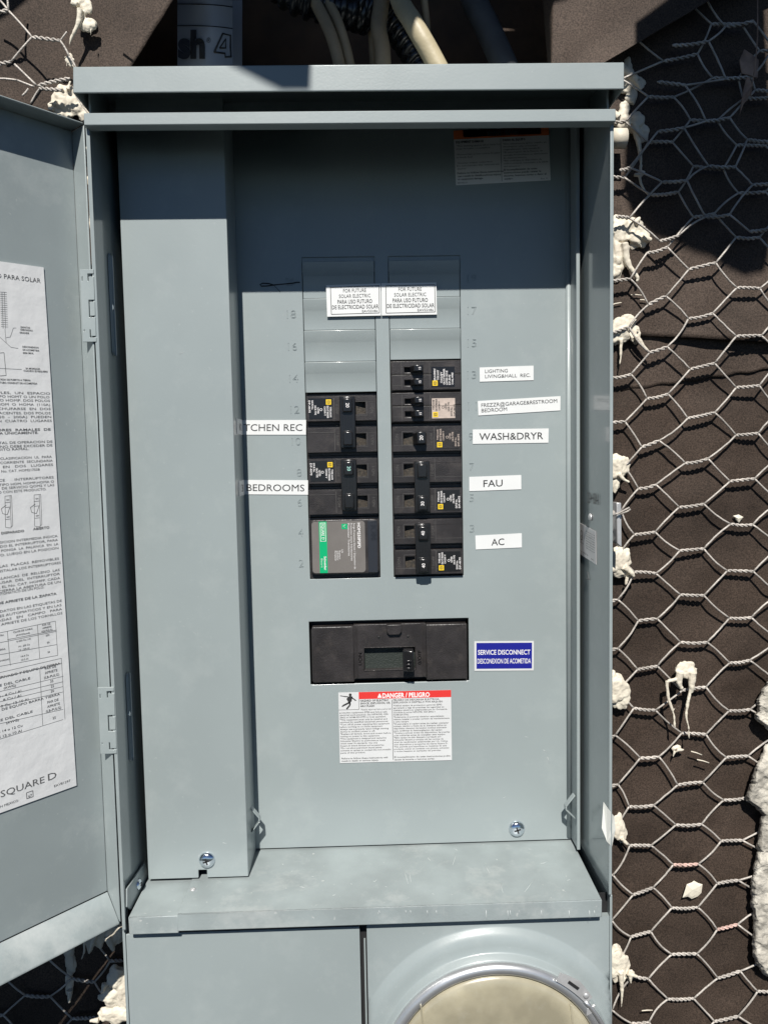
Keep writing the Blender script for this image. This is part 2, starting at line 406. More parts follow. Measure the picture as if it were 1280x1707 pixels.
shade_flap('m', [(262, -20, .0), (266, 60, .0), (272, 116, .0), (372, 116, .0), (378, 104, -.0925), (388, 111, -.0925), (470, 152, -.0925), (517, 152, -.0925), (519, 104, -.0925), (640, 150, 0), (686, 76, -.03), (697, 44, -.03),
              (736, 62, -.03), (744, 150, .0), (860, 220, .05), (905, 150, 0), (935, 140, 0), (940, 40, 0), (945, -40, 0)], .56, .3, 'unseen paper flap added to shade the cable opening', .05)

# ================================================================== CABINET
YF = -.085
cab = thing('electrical_cabinet', 'grey outdoor electrical service cabinet with its door swung open to the left', 'electrical panel', (0, .03, -.60))
XL, XRt = -.1849, .1756
ZT, ZS = .2302, -.3335       # opening top, ledge
def pbox(x0, y0, x1, y1, Y, back, mb):    # front face through four pixels, extruded back
    mb.prism([at(x0, y0, Y), at(x1, y0 + (y1 - y1), Y), at(x1, y1, Y), at(x0, y1, Y)], V((0, back, 0)))
# rain hood
h = MB(); h.prism(pxc([(122, 111), (1040, 103.5), (1040, 148.5), (122, 155)], -.0925), V((0, .0015, 0)))
tl, tr = at(122, 111, -.0925), at(1040, 103.5, -.0925); bl, br = at(122, 155, -.0925), at(1040, 148.5, -.0925)
D = .088
h.add([tl + V((0, .0006, 0)), tr + V((0, .0006, 0)), tr + V((0, D, .004)), tl + V((0, D, .004)),
       tl + V((0, .0006, -.0015)), tr + V((0, .0006, -.0015)), tr + V((0, D, .0025)), tl + V((0, D, .0025))],
      [(0, 1, 2, 3), (4, 7, 6, 5), (0, 4, 5, 1), (1, 5, 6, 2), (2, 6, 7, 3), (3, 7, 4, 0)])
for p, q, sx in ((tl, bl, 1), (tr, br, -1)):
    h.prism([p + V((0, .0008, 0)), q + V((0, .0008, 0)), q + V((0, D, .0)), p + V((0, D, .0))], V((sx * .0015, 0, 0)))
h.build('rain_hood', 'paint', cab, bevel=.0012, seg=3)
ub = MB(); zt = bl.z + .004
x0 = at(152, 170, -.075).x; x1 = at(1014, 170, -.075).x
ub.box((x0, -.0355, .2520), (x1, -.0345, .2735)); 

ub.box((x0, -.0343, .2700), (x1, .0299, .2712))
ub.build('upper_box', 'paint_in', cab)
# header strip above the opening
s = MB()
f4 = pxc([(140, 188), (1026, 181), (1026, 202.5), (140, 209)], -.0905)
s.prism(f4, V((0, .0014, 0)))
s.add([f4[3] + V((0, .0005, 0)), f4[2] + V((0, .0005, 0)), f4[2] + V((0, .0085, -.0006)), f4[3] + V((0, .0085, -.0006)),
       f4[3] + V((0, .0005, .0014)), f4[2] + V((0, .0005, .0014)), f4[2] + V((0, .0085, .0008)), f4[3] + V((0, .0085, .0008))],
      [(0, 3, 2, 1), (4, 5, 6, 7), (0, 1, 5, 4), (1, 2, 6, 5), (2, 3, 7, 6), (3, 0, 4, 7)])
s.add([f4[0] + V((0, .0005, 0)), f4[1] + V((0, .0005, 0)), f4[1] + V((0, .0550, .018)), f4[0] + V((0, .0550, .018)),
       f4[0] + V((0, .0005, -.0014)), f4[1] + V((0, .0005, -.0014)), f4[1] + V((0, .0550, .0166)), f4[0] + V((0, .0550, .0166))],
      [(0, 1, 2, 3), (4, 7, 6, 5), (0, 4, 5, 1), (1, 5, 6, 2), (2, 6, 7, 3), (3, 7, 4, 0)])
s.build('header_strip', 'paint', cab, bevel=.0007, seg=2)
# side walls (thin sheets, front edges at YF)
def side(pts_front, pts_back, t, nm, dx=0):
    mb = MB(); mb.prism([pts_front[0], pts_front[1], pts_back[1], pts_back[0]], V((t, 0, 0)))
    return mb
lf0, lf1 = V((XL, YF, ZT)), V((XL, YF, ZS - .0135))
lw = MB(); lw.prism([V((XL, YF + .008, .2698)), V((XL, YF + .008, ZT)), lf0, lf1, V((XL, .03, ZS - .0135)), V((XL, .03, .2698))], V((-.0015, 0, 0)))
lw.box((XL - .0015, YF - .0006, ZS - .012), (XL + .0012, YF + .0022, ZT - .001))
lw.build('left_wall', 'paint_in', cab, bevel=.0004)
rw = MB(); rw.prism([V((XRt, YF + .008, .2698)), V((XRt, YF + .008, ZT)), V((XRt, YF, ZT + .002)), V((XRt, YF, ZS + .002)), V((XRt, .03, ZS + .002)), V((XRt, .03, .2698))], V((.0016, 0, 0)))
rw.box((XRt - .0002, YF - .0008, ZS + .003), (XRt + .0022, YF + .0015, ZT - .001))
rw.build('right_wall', 'paint_in', cab, bevel=.0004)
bk = MB(); bk.box((XL - .001, .0300, ZS - .02), (XRt + .001, .0315, .2698)); bk.build('back_wall', 'void', cab)
# long pressed slots with a screw in the left wall
for (px, y0, y1, sy) in ((186, 425, 592, 512), (215, 1118, 1272, 1190)):
    zc0 = on(px, y0, V((XL, 0, 0)), V((1, 0, 0))); zc1 = on(px, y1, V((XL, 0, 0)), V((1, 0, 0)))
    mb = MB(); yc = (zc0.y + zc1.y) / 2; hw = .0045
    def ring(w_, o_): 
        pts = []
        for k in range(24):
            a_ = 2 * PI * k / 24; sy_ = math.sin(a_)
            pts.append(V((XL + o_, yc + w_ * math.cos(a_), (zc0.z - w_ if sy_ >= 0 else zc1.z + w_) + w_ * sy_)))
        return pts
    a_, b_ = ring(hw, .0004), ring(hw - .0013, .0018)
    mb.add(a_ + b_, [(i, (i + 1) % 24, 24 + (i + 1) % 24, 24 + i) for i in range(24)], 0, True)
    c_ = ring(hw - .0022, .0016); d_ = ring(hw - .0027, .0004)
    mb.add(b_ + c_, [(i, (i + 1) % 24, 24 + (i + 1) % 24, 24 + i) for i in range(24)], 0, True)
    mb.add(c_ + d_, [(i, (i + 1) % 24, 24 + (i + 1) % 24, 24 + i) for i in range(24)], 0, True)
    mb.add(d_, [tuple(range(24))], 0)
    mb.build('pressed_slot', 'paint', cab, recalc=False)
def screw(c, r, nrm, parent, name='screw', mt='zinc', slot=True):
    """round head screw on a surface with normal nrm"""
    mb = MB(); prof = [(r, 0), (r, r * .12), (r * .93, r * .27), (r * .75, r * .42), (r * .5, r * .52), (r * .22, r * .56), (r * .0001, r * .57)]
    mb.lathe(V((0, 0, 0)), prof, 32, 0)
    if slot:
        for a_ in (.3, .3 + PI / 2):
            u = V((math.cos(a_), 0, math.sin(a_))); q = V((-u.z, 0, u.x)); o_ = V((0, -r * .585, 0))
            L, W_ = r * .42, r * .09
            mb.prism([o_ - u * L - q * W_, o_ + u * L - q * W_, o_ + u * L + q * W_, o_ - u * L + q * W_], V((0, r * .1, 0)), 1)  # dark raised cross stands in for the shaded driver recess
    R_ = V((0, -1, 0)).rotation_difference(V(nrm).normalized()).to_matrix()
    mb.v = [R_ @ p + V(c) for p in mb.v]
    return mb.build(name, [mt, 'void'], parent)
for (px, py) in ((187, 512), (215, 1190)):
    p = on(px, py, V((XL + .0006, 0, 0)), V((1, 0, 0))); screw(p, .0024, (1, 0, 0), cab, slot=False)
# bracket with a screw at the foot of the left wall
n_x = V((1, 0, 0)); pL = V((XL + .0016, 0, 0))
mb = MB(); mb.prism([on(x, y, pL, n_x) for x, y in ((240, 1437), (246, 1462), (216, 1517), (210, 1512), (210, 1482))], V((.0012, 0, 0)))
mb.build('corner_bracket', 'paint', cab, bevel=.0003)
screw(on(231, 1474, pL + V((.0012, 0, 0)), n_x), .0042, (1, 0, 0), cab)
# right wall: rivet, rating sticker, marks
pR = V((XRt - .0003, 0, 0))
screw(on(984, 862, pR, n_x), .0030, (-1, 0, 0), cab, name='rivet', mt='galv', slot=False)
cor = [on(x, y, pR, n_x) for x, y in ((965, 871), (993, 886), (993.5, 941), (964, 922))]
small = ['Rainproof', 'Enclosure Type 3R', 'MEMBER NO.', 'ENCLOSED', 'PANELBOARD', 'SECTION', 'ISSUE NO.', 'SERVICE EQUIP']
label('rating_label', cor, [('o', .18, .36, .0040, .0006, 1), ('t', 'UL', .1, .42, .07, .16, 1, {'b': .02}), ('t', 'LISTED', .06, .62, .045, .26, 1)] +
      [('t', t, .70, .16 + i * .075, .034, .5, 1, {'al': 'c'}) for i, t in enumerate(small)] +
      [('t', 'SQUARE D', .08, .90, .055, .5, 1), ('t', 'EAV', .75, .93, .035, .16, 1)], ['white_ink', 'ink_mid'], cab, lab='white rating sticker on the inner right wall')
mb = MB()
put_text(mb, '24+8A1', on(978, 838, pR - V((.0004, 0, 0)), n_x), V((0, -1, 0)), V((0, 0, 1)), .0085, .030, 0)
mb.build('pencil_mark', 'ink_mid', cab, recalc=False); mb = MB()
pts = [on(x, y, pR - V((.0004, 0, 0)), n_x) for x, y in ((979, 953), (981, 966), (977, 964), (983, 966))]
mb.tube(pts, .0002, 5, 0)
mb.build('pencil_mark', 'ink_mid', cab, recalc=False)
# ledge
zs = ZS; GYs = -.0434
s = MB()
yF = -.0885
fl = at(214, 1524, yF); fr = at(1003, 1508, yF); zs = ZS
seamF = at(295, 1524, yF).x; seamB = at(319, 1462, -.045).x
def led(xa0, xa1, xb0, xb1, dz, nm, lip_l, lip_r):
    mb = MB()
    mb.prism([V((xa0, yF, zs + dz)), V((xa1, yF, zs + dz)), V((xb1, .012, zs + dz)), V((xb0, .012, zs + dz))], V((0, 0, -.0015)))
    mb.prism([V((xa0, yF, zs + dz)), V((xa1, yF, zs + dz)), V((xa1, yF, zs + dz - .0135)), V((xa0, yF, zs + dz - .0135))], V((0, .0015, 0)))
    return mb.build(nm, 'paint_dusty', cab, bevel=.0011, seg=3)
led(fl.x, seamF + .0008, XL + .004, seamB + .004, -.0006, 'ledge', 0, 0)
led(seamF, fr.x, seamB, XRt - .004, .0008, 'ledge', 0, 0)
screw(on(322, 1483, V((0, 0, zs + .0008)), V((0, 0, 1))), .0022, (0, 0, 1), cab, name='rivet', mt='galv', slot=False)
# wear: pale scratches and paint drips on the ledge and its lip
M['scratch'] = mat('pale_scratch', (.55, .58, .57), .6)
mb = MB(); rs = random.Random(5); nz_ = V((0, 0, 1)); pz = V((0, 0, zs + .00085))
for (x, y, dx, dy) in ((672, 1447, 8, 26), (680, 1450, 5, 20), (628, 1466, -3, 3), (622, 1468, 4, 2), (760, 1420, -6, 22), (755, 1414, 8, 4), (890, 1465, -16, 22), (945, 1468, 6, -3), (835, 1470, 3, 18), (500, 1478, 8, 2), (560, 1490, -6, 3), (806, 1440, 10, 16), (900, 1440, 12, -4), (712, 1428, 6, 7),
                       (520, 1460, 3, 1), (584, 1473, 2, 2), (642, 1478, 3, 1), (470, 1440, 3, 2), (486, 1452, 2, 1), (720, 1490, 3, 1)):
    a, b = on(x, y, pz, nz_), on(x + dx, y + dy, pz, nz_); mid = a.lerp(b, .5) + V((rs.uniform(-1, 1), rs.uniform(-1, 1), 0)) * .0006
    mb.tube([a, mid, b], [.00005, .00016, .00005], 4)
for (x, L) in ((632, 9), (676, 8), (684, 10), (712, 12), (727, 10), (810, 26), (846, 22), (850, 16), (902, 18), (948, 20), (982, 22), (990, 12)):
    a, b = at(x, 1518, yF - .0001), at(x + 1, 1518 + L * .7, yF - .0001); mb.tube([a, a.lerp(b, .5), b], [.00022, .00016, .00004], 4)
for (x, y, dx, dy) in ((905, 1250, 6, 4), (912, 1262, 3, 9), (875, 1228, 5, 1), (300, 590, 7, -3), (372, 1405, 6, 1), (700, 1012, 3, 1), (838, 1330, 5, -2)):
    Y_ = -.0002 if x > 400 else GYs; a, b = at(x, y, Y_), at(x + dx, y + dy, Y_); mb.tube([a, b], [.00016, .00006], 4)
mb.build('scratches', 'scratch', cab, recalc=False)['kind'] = 'stuff'
# lower box: side flanges, divider, left cover
ZB = -.62; YC = -.081
mb = MB()
xl = at(205, 1545, YC).x; xr = at(1019.5, 1520, YC).x
mb.box((xl - .0002, YC - .001, ZB), (xl + .0018, .03, ZS - .014)); mb.build('lower_side', 'paint', cab, bevel=.0005)
mb = MB(); mb.box((xr - .0018, YC - .001, ZB), (xr, .03, ZS + .0005)); mb.build('lower_side', 'paint', cab, bevel=.0005)
mb = MB(); mb.box((xl + .002, YC + .006, ZB), (xr - .002, YC + .007, ZS - .002)); mb.build('lower_back_plate', 'void', cab)
mb = MB(); x0 = at(599.5, 1560, YC).x
mb.box((xl + .002, YC, ZB), (x0, YC + .0015, ZS - .0185)); mb.box((xl + .002, YC + .001, ZS - .020), (x0 - .0005, YC + .005, ZS - .0190))
mb.box((x0 - .0015, YC + .001, ZB), (x0 - .0004, YC + .0055, ZS - .0190))
mb.build('lower_left_cover', 'paint', cab, bevel=.0007)
mb = MB(); xs_ = at(608.5, 1600, YC + .004).x; mb.box((xs_ - .0006, YC + .003, ZB), (xs_ + .0006, YC + .006, at(608, 1572, YC).z)); mb.build('cover_stop', 'paint', cab)
# meter cover with its raised round collar
MC = at(827, 1784, -.092)
def rc_meter():
    mb = MB(); x0 = at(611.5, 1560, YC).x; x1 = xr - .0020; z1 = ZS - .0165; seg = 96; z0 = ZB
    c = V((MC.x, YC, MC.z)); R = .1065
    # flat plate with a round hole: rays from centre to rectangle edge
    inner, outer = [], []
    for k in range(seg):
        a = 2 * PI * k / seg; u = V((math.cos(a), 0, math.sin(a)))
        inner.append(c + u * R)
        t = 9
        if u.x > 1e-6: t = min(t, (x1 - c.x) / u.x)
        if u.x < -1e-6: t = min(t, (x0 - c.x) / u.x)
        if u.z > 1e-6: t = min(t, (z1 - c.z) / u.z)
        if u.z < -1e-6: t = min(t, (z0 - c.z) / u.z)
        t = max(t, R * 1.0)
        outer.append(c + u * t)
    # pull nearest rays onto the corners
    for cxx in (x0, x1):
        for czz in (z0, z1):
            p = V((cxx, YC, czz)); i = min(range(seg), key=lambda q: (outer[q] - p).length); outer[i] = p
    prof = [(R, 0), (R - .0015, .0006), (R - .004, .0032), (R - .0075, .0050), (R - .012, .0058), (R - .0165, .0062), (.0885, .0068), (.0880, .013), (.0855, .0135), (.0850, .004)]
    vs = list(outer); 
    for r, o in prof: vs += [c + V((r * math.cos(2 * PI * k / seg), -o, r * math.sin(2 * PI * k / seg))) for k in range(seg)]
    vs = [V((min(max(p.x, x0), x1), p.y, p.z)) for p in vs]
    fs = []
    for i in range(len(prof)):
        for k in range(seg): fs.append((i * seg + k, i * seg + (k + 1) % seg, (i + 1) * seg + (k + 1) % seg, (i + 1) * seg + k))
    mb.add(vs, fs, 0, True)
    mb.box((x0, YC + .0006, z0), (x0 + .0012, YC + .005, z1)); mb.box((x0, YC + .0007, z1 - .0012), (x1, YC + .0048, z1 - .0001))
    o = mb.build('meter_cover', 'paint', cab)
    return o
rc_meter()

# loops (seal tabs)
def loop_tab(c, L, dr, parent, nm='seal_loop'):
    mb = MB(); c = V(c)
    pts = [c + V((0, 0, L)), c + V(dr) + V((0, 0, L * .15)), c + V(dr) - V((0, 0, L * .15)), c - V((0, 0, L))]
    for i in range(3):
        a, b = pts[i], pts[i + 1]
        mb.prism([a + V((0, -.003, 0)), b + V((0, -.003, 0)), b + V((0, .003, 0)), a + V((0, .003, 0))], V((-.001, 0, 0)))
    return mb.build(nm, 'paint', parent, bevel=.0003)

# ---------------- door
dd = V((-.669, -.743, 0)); dn = V((.743, -.669, 0)); HX = V((-.1880, YF, 0)); zt_, zb_ = ZT + .0005, -.3400
W = .37; HF = .0155
def DP(s, h, z): return HX + dd * s + dn * h + V((0, 0, z))
mb = MB()
zf = zb_ + .0185
mb.prism([DP(0, -HF, zt_), DP(W, -HF, zt_), DP(W, -HF, zf), DP(0, -HF, zf)], -dn * .0013)
mb.prism([DP(0, -HF - .0008, zt_), DP(0, 0, zt_), DP(0, 0, zb_), DP(0, -.003, zb_ + .002), DP(0, -HF - .0008, zf)], -dd * .0013)
mb.prism([DP(0, -HF - .001, zt_), DP(W, -HF - .001, zt_), DP(W, .0005, zt_), DP(0, .0005, zt_)], V((0, 0, .0013)))
mb.prism([DP(W, -HF - .001, zt_), DP(W, 0, zt_), DP(W, 0, zb_), DP(W, -HF - .001, zf)], dd * .0013)
door = mb.build('door', 'paint_door', cab, bevel=.0010, seg=3)
mb = MB(); mb.prism([DP(.0002, -HF + .0002, zf), DP(W, -HF + .0002, zf), DP(W, 0, zb_), DP(.0002, 0, zb_)], V((0, 0, -.0013)))
mb.build('bottom_flange', 'paint_dusty', door, bevel=.0006, seg=2)
# lifted edge line near the bottom fold and the hinge leaves
for (y0, y1, x0, x1) in ((447, 570, 133.5, 157), (1144, 1257, 163, 191)):
    mb = MB(); Y = YF - .0012
    A, B, C_, D_ = at(x0, y0 + 2, Y), at(x1 - 1, y0 - 2, Y), at(x1 + 3, y1 - 4, Y), at(x0 + 5, y1, Y)
    xm = lambda t: A.x + (B.x - A.x) * t
    zz = lambda t: A.z + (D_.z - A.z) * t
    w_ = B.x - A.x
    # leaf with three notches in its right edge
    xs = [A.x, A.x + w_ * .45, A.x + w_ * .62, A.x + w_]; zs2 = [zz(1), zz(.93), zz(.83), zz(.68), zz(.66), zz(.42), zz(.40), zz(.18), zz(.16), zz(.02), zz(0)]
    holes = [(.45, .62, .83, .93), (.45, .62, .42, .66), (.45, .62, .02, .16)]
    shx = (D_.x - A.x) / (D_.z - A.z)
    mb.plate([A.x] + [A.x + w_ * k for k in (.12, .2, .55, .62, 1)], [zz(k) for k in (0, .06, .10, .16, .42, .445, .64, .66, .83, .855, .92, .94, 1)],
             lambda x, z: not ((x - A.x) / w_ > .55 and (x - A.x) / w_ < .62 and any(p < (z - A.z) / (D_.z - A.z) < q for p, q in ((.06, .16), (.42, .66), (.83, .94)))
                               or (.12 < (x - A.x) / w_ < .2 and any(p < (z - A.z) / (D_.z - A.z) < q for p, q in ((.16, .16), (.10, .16), (.83, .855))))
                               or ((x - A.x) / w_ > .62 and any(p < (z - A.z) / (D_.z - A.z) < q for p, q in ((.06, .10), (.64, .66), (.42, .445), (.92, .94))))),
             Y, Y + .0012, 0, T=lambda p: p + V(((p.z - A.z) * shx, 0, 0)))
    mb.build('hinge', 'paint', cab, bevel=.0002)

# door instruction label
dp0 = HX - dn * (HF - .0002); 
cor = [on(x, y, dp0, dn) for x, y in ((-300, 402), (72.5, 446), (127.5, 1309), (-300, 1469))]
# rebuild as true rectangle-ish using right edge and left extension
TR, BR = cor[1], cor[2]
top_l = on(0, 436, dp0, dn); bot_l = on(0, 1355, dp0, dn)
WLb = .150
TL = TR + (top_l - TR).normalized() * WLb; BL = BR + (bot_l - BR).normalized() * WLb
def inv(px, py):     # pixel -> label fraction
    p = on(px, py, dp0, dn)
    v = .5
    for _ in range(12):
        a = TL.lerp(BL, v); b = TR.lerp(BR, v)
        u = (p - a).dot((b - a).normalized()) / (b - a).length
        t = TL.lerp(TR, u); q = BL.lerp(BR, u)
        v = (p - t).dot((q - t).normalized()) / (q - t).length
    return u, v
items = []
def dl(s, xr, yr, px_h, xl=None, bold=0.0, mi=1, tail=''):
    """text whose right end sits at pixel (xr, yr baseline)"""
    u, v = inv(xr, yr); u2, v2 = inv(xr, yr - px_h); 
    kk = .66 if px_h < 4.5 else .85
    items.append(('t', s, u, v, abs(v - v2) * kk, None, mi, {'al': 'r', 'b': bold, 'res': 2}))
def dline(x0, y0, x1, y1, wd=.00035, mi=1):
    a, b = inv(x0, y0), inv(x1, y1); items.append(('l', a[0], a[1], b[0], b[1], wd, mi))
def dj(s, xl, xr, yl, yr, h, bold=0.0, mi=1):
    """justified: from pixel xl to xr"""
    (u0, v0), (u1, v1) = inv(xl, yl), inv(xr, yr); _, v2 = inv(xr, yr - h)
    kk = .70 if h < 6 else 1
    items.append(('t', s, u0, v0, abs(v1 - v2) * kk, u1 - u0, mi, {'b': bold * .6, 'res': 2}))
# the visible right part is measured; what precedes it lies outside the picture
dl('DIAGRAMA DE ALAMBRADO PARA SOLAR', 67.5, 472, 8.5)
for i in range(17):
    y = 487 + i * 3.6; dline(0 + i * .1, y, 11 + i * .15, y + .8, .0002)
for x in (3, 7): dline(x, 487, x + 2, 548, .0002)
dline(8, 548, 10, 572, .0002); dline(10, 563, 17, 562, .0002); dline(17, 562, 22, 547, .0002); dline(22, 547, 27, 547, .0002)
dl('ZAPATAS', 50, 548, 4, bold=.02); dl('DERIVADAS', 54, 552.5, 4, bold=.02); dl('GRANDE', 48, 557, 4, bold=.02)
dline(-3, 560, 18, 579, .0002); dline(18, 579, 30, 581, .0002)
dl('DESCONEXION', 64, 581, 4, bold=.02); dl('DE ACOMETIDA', 65.5, 586, 4, bold=.02); dl('200A MAX.', 56, 590.5, 4, bold=.02)
dline(-5, 589, 6.5, 588, .0003); dline(6.5, 588, 10, 626, .0003); dline(-5, 627, 10, 626, .0003)
dline(-5, 614, 36, 616, .0002)
dl('5A MORDAZA', 67, 616.5, 4, bold=.02); dl('CUANDO SE REQUIERE', 79, 621, 4, bold=.02)
dl('BARRA CONECTADA DE PUERTO A TIERRA', 51, 635.5, 4.2, bold=.02); dl('DEL TUBO CONDUIT DE ACOMETIDA', 62, 641, 4.2, bold=.02)
body = [('INTERRUPTORES SIMPLES, UN ESPACIO', 83, 656), ('DE TIPO HOMT O UN POLO', 82, 662), ('HOM O HOMP, DOS POLOS', 83, 668.5), ('HOM O HOMA (110A)', 83, 675), ('ENCHUFARSE EN DOS', 84, 682),
        ('ADYACENTES. DOS POLOS', 84, 689), ('(150 - 200A) PUEDEN', 85, 695.5), ('EN CUATRO LUGARES', 86, 702)]
def block(lines, xl, bold=0.0, h=5.4, drop=1.0):
    for t, xr, yr in lines:
        dj(t, xl, xr, yr + drop, yr, h, bold)
def jl(t, xr, yr, xl, h=5.4, bold=0.0, slope=None):
    """visible fragment spans xl..xr; slope of that line interpolated between label top and bottom"""
    k = (yr - 446) / (1309 - 446); sl = .13 * (1 - k) + (-.37) * k
    dj(t, xl, xr, yr - sl * (xr - xl), yr, h, bold)
for t, xr, yr, xl in [('INTERRUPTORES SIMPLES,  UN  ESPACIO', 83, 656, -110), ('PUEDE RECIBIR UNO DE TIPO HOMT O UN POLO', 82, 662, -110), ('DE TIPO HOM O HOMP. DOS POLOS', 83, 668.5, -62),
                      ('DOS  POLOS  HOM  O  HOMA  (110A)', 83, 675, -62), ('PUEDEN  ENCHUFARSE  EN  DOS', 84, 682, -62), ('LUGARES ADYACENTES. DOS POLOS', 84, 689, -62), ('HOM  (150  -  200A)  PUEDEN', 85, 695.5, -40),
                      ('IR  EN  CUATRO  LUGARES', 86, 702, -22)]: jl(t, xr, yr, xl)
jl('INTERRUPTORES  RAMALES  DE', 84, 716, -62, bold=.02); jl('100-200A UNICAMENTE.', 63.5, 722, -30, bold=.02)
for t, xr, yr, xl in [('LA CORRIENTE TOTAL DE OPERACION DE', 87, 736, -80), ('LOS POLOS NO DEBE EXCEDER DE', 87, 742.5, -50), ('CIRCUITO RAMAL.', 48, 749, -24),
                      ('CLASIFICACION  UL  PARA', 86, 762, 0), ('CORRIENTE  SECUNDARIA', 87.5, 768.5, 0), ('USE   EN   DOS   LUGARES', 88, 775, -20), ('No. CAT. HOM2175SB', 66, 783.5, 2),
                      ('UTILICE      INTERRUPTORES', 89, 796, -24), ('SOLO TIPO HOM, HOMP,HOMA O', 89.5, 803, -24), ('DE SERVICIO QOM2 Y LAS', 90, 809, 3), ('O CON ESTE PRODUCTO.', 77, 816, -3)]: jl(t, xr, yr, xl)
# two little breaker drawings
def lp(pts, wd=.00025):
    for a, b in zip(pts, pts[1:]): dline(a[0], a[1], b[0], b[1], wd)
for ox, oy in ((8, 0), (56.5, -2)):
    lp([(ox, 827 + oy), (ox + 11, 826 + oy), (ox + 13, 876 + oy), (ox + 9, 880 + oy), (ox + 1, 879 + oy), (ox, 827 + oy)])
    lp([(ox + 8.5, 826 + oy), (ox + 10.5, 878 + oy)]); lp([(ox, 838 + oy), (ox + 9, 837 + oy)]); lp([(ox, 846 + oy), (ox + 9, 845 + oy)]); lp([(ox + 1, 866 + oy), (ox + 9, 865 + oy)])
    lp([(ox + 2, 842 + oy), (ox - 6, 848 + oy), (ox - 4, 856 + oy), (ox + 4, 858 + oy), (ox + 8, 846 + oy)], .0003)
    dl('ON', ox + 7, 834 + oy, 3.2, bold=.02); dl('OFF', ox + 8, 862.5 + oy, 3.2, bold=.02)
jl('DISPARADO', 40, 886, 2, 5.6, .03); jl('ABIERTO', 82, 880.5, 55, 5.6, .03)
for t, xr, yr, xl in [('LA POSICION INTERMEDIA INDICA', 95.5, 893.5, -22), ('DISPARADO EL INTERRUPTOR, PARA', 96, 900, -32), ('PONGA  LA  PALANCA  EN  LA', 97, 907, 2), ('ABIERTO. LUEGO EN LA POSICION', 97, 913.5, -27),
                      ('QUITE LAS  PLACAS  REMOVIBLES', 98, 931, -30), ('PARA INSTALAR LOS INTERRUPTORES', 101, 938, -28),
                      ('PALANCAS  DE  RELLENO  LAS', 99, 950, -8), ('SIN  USAR  DEL  INTERRUPTOR', 99.5, 956.5, -20), ('PARA EL No. CAT. HOMFP. CADA', 100, 963.5, -20), ('RELLENO CIERRA LA ABERTURA DE UN', 100.5, 969.5, -40), ('AUTOMATICO DE UN POLO.', 73, 979, -8)]: jl(t, xr, yr, xl)
jl('PAR DE APRIETE DE LA ZAPATA', 94, 989.5, -22, 5.6, .03)
for t, xr, yr, xl in [('DATOS EN LAS ETIQUETAS DE', 102.5, 1001.5, 0), ('INTERRUPTORES AUTOMATICOS Y EN LAS', 102, 1008, -60), ('INSTALADAS   EN   CAMPO   PARA', 103, 1015, -34), ('VALORES DE APRIETE DE LOS TORNILLOS', 103.5, 1021.5, -50)]: jl(t, xr, yr, xl)
# torque tables
def cell(t, x, y, h=3.6, b=.015):
    u, v = inv(x, y); _, v2 = inv(x, y - h); items.append(('t', t, u, v, abs(v - v2) * .8, None, 1, {'al': 'c', 'b': b * .5, 'res': 2}))
lp([(-40, 1063), (92, 1035)]); lp([(92, 1035), (96, 1092)]); lp([(62, 1041), (66, 1098)]); lp([(12, 1052), (17, 1109)]); lp([(12, 1066), (94, 1050)]); lp([(-40, 1079), (94, 1052)])
lp([(-40, 1098), (95, 1074)]); lp([(-40, 1118), (96, 1092)])
for t, x, y in (('CLASE DE CABLE', 38, 1052), ('(AWG/kcmil)', 38, 1058), ('PAR DE', 77, 1042), ('APRIETE', 78, 1047), ('(LB-PULG)', 78, 1052), ('6-250 Cu / Al', 39, 1068), ('250', 79, 1060), ('14 - 2/0 Cu', 40, 1077), ('12 - 2/0 Al', 40, 1083), ('50', 80, 1072),
                ('14-4 Cu', 41, 1094), ('12-2 Al', 41, 1100), ('50', 81, 1088), ('NEUTRA', -2, 1061), ('TIERRA', 2, 1084), ('DERIVADAS', 4, 1102)): cell(t, x, y)
lp([(-40, 1130), (102, 1097)]); lp([(102, 1097), (108, 1199)]); lp([(66, 1114), (71, 1209)]); lp([(-40, 1139), (103, 1105)], .0003)
for y0, y1 in ((1152, 1127), (1161, 1136), (1169, 1144), (1176, 1153), (1205, 1182), (1234, 1199)): lp([(-40, y0 + 10), (105, y1)])
dj('DERIVADO Y EQUIPO DE TIERRA', -8, 100, 1133, 1104, 5.2, .02)
for t, xr, yr, xl, h in (('CALIBRE DEL CABLE', 50, 1129, -32, 5.4), ('(AWG)', 26, 1143, 6, 5.4), ('16 - 4 Cu / Al', 35, 1152, -5, 5.4), ('8 Cu / Al', 35, 1160, 5, 5.4), ('14-10 Cu, 12-10 Al', 47, 1166, -12, 5.4),
                         ('CALIBRE DEL CABLE', 54, 1187, -32, 5.4), ('(AWG)', 31, 1201, 10, 5.4), ('CABLES 14 o 12 Cu', 37, 1211, -26, 5.4), ('CABLES 12 o 10 Al', 36, 1220, -26, 5.4)):
    dj(t, xl, xr, yr + .28 * (xr - xl), yr, h, .01)
dj('PUESTA DE EQUIPO BARRA TIERRA', -30, 100, 1193, 1160, 5.0, .01)
for t, x, y in (('PAR DE', 84, 1114), ('APRIETE', 85, 1121), ('(LB-PULG)', 86, 1128.5), ('35', 86, 1137), ('25', 87, 1145.5), ('20', 87, 1153.5), ('PAR DE', 88, 1170), ('APRIETE', 89, 1177), ('(LB-PULG)', 89, 1184), ('25', 90, 1198)): cell(t, x, y, 5.0, .01)
dj('SQUARE', 1, 74, 1329, 1301, 10.5, .0, 1); dj('D', 80, 94, 1301, 1294, 11, .0, 1)
jl('EAV81297', 117, 1302, 90, 5.5); jl('HECHO EN MEXICO', 30, 1334, -28, 5.6)
lp([(44, 1321), (54.5, 1317.5), (55, 1327.5), (44.5, 1331), (44, 1321)], .00045); dl('67', 53, 1327, 5)
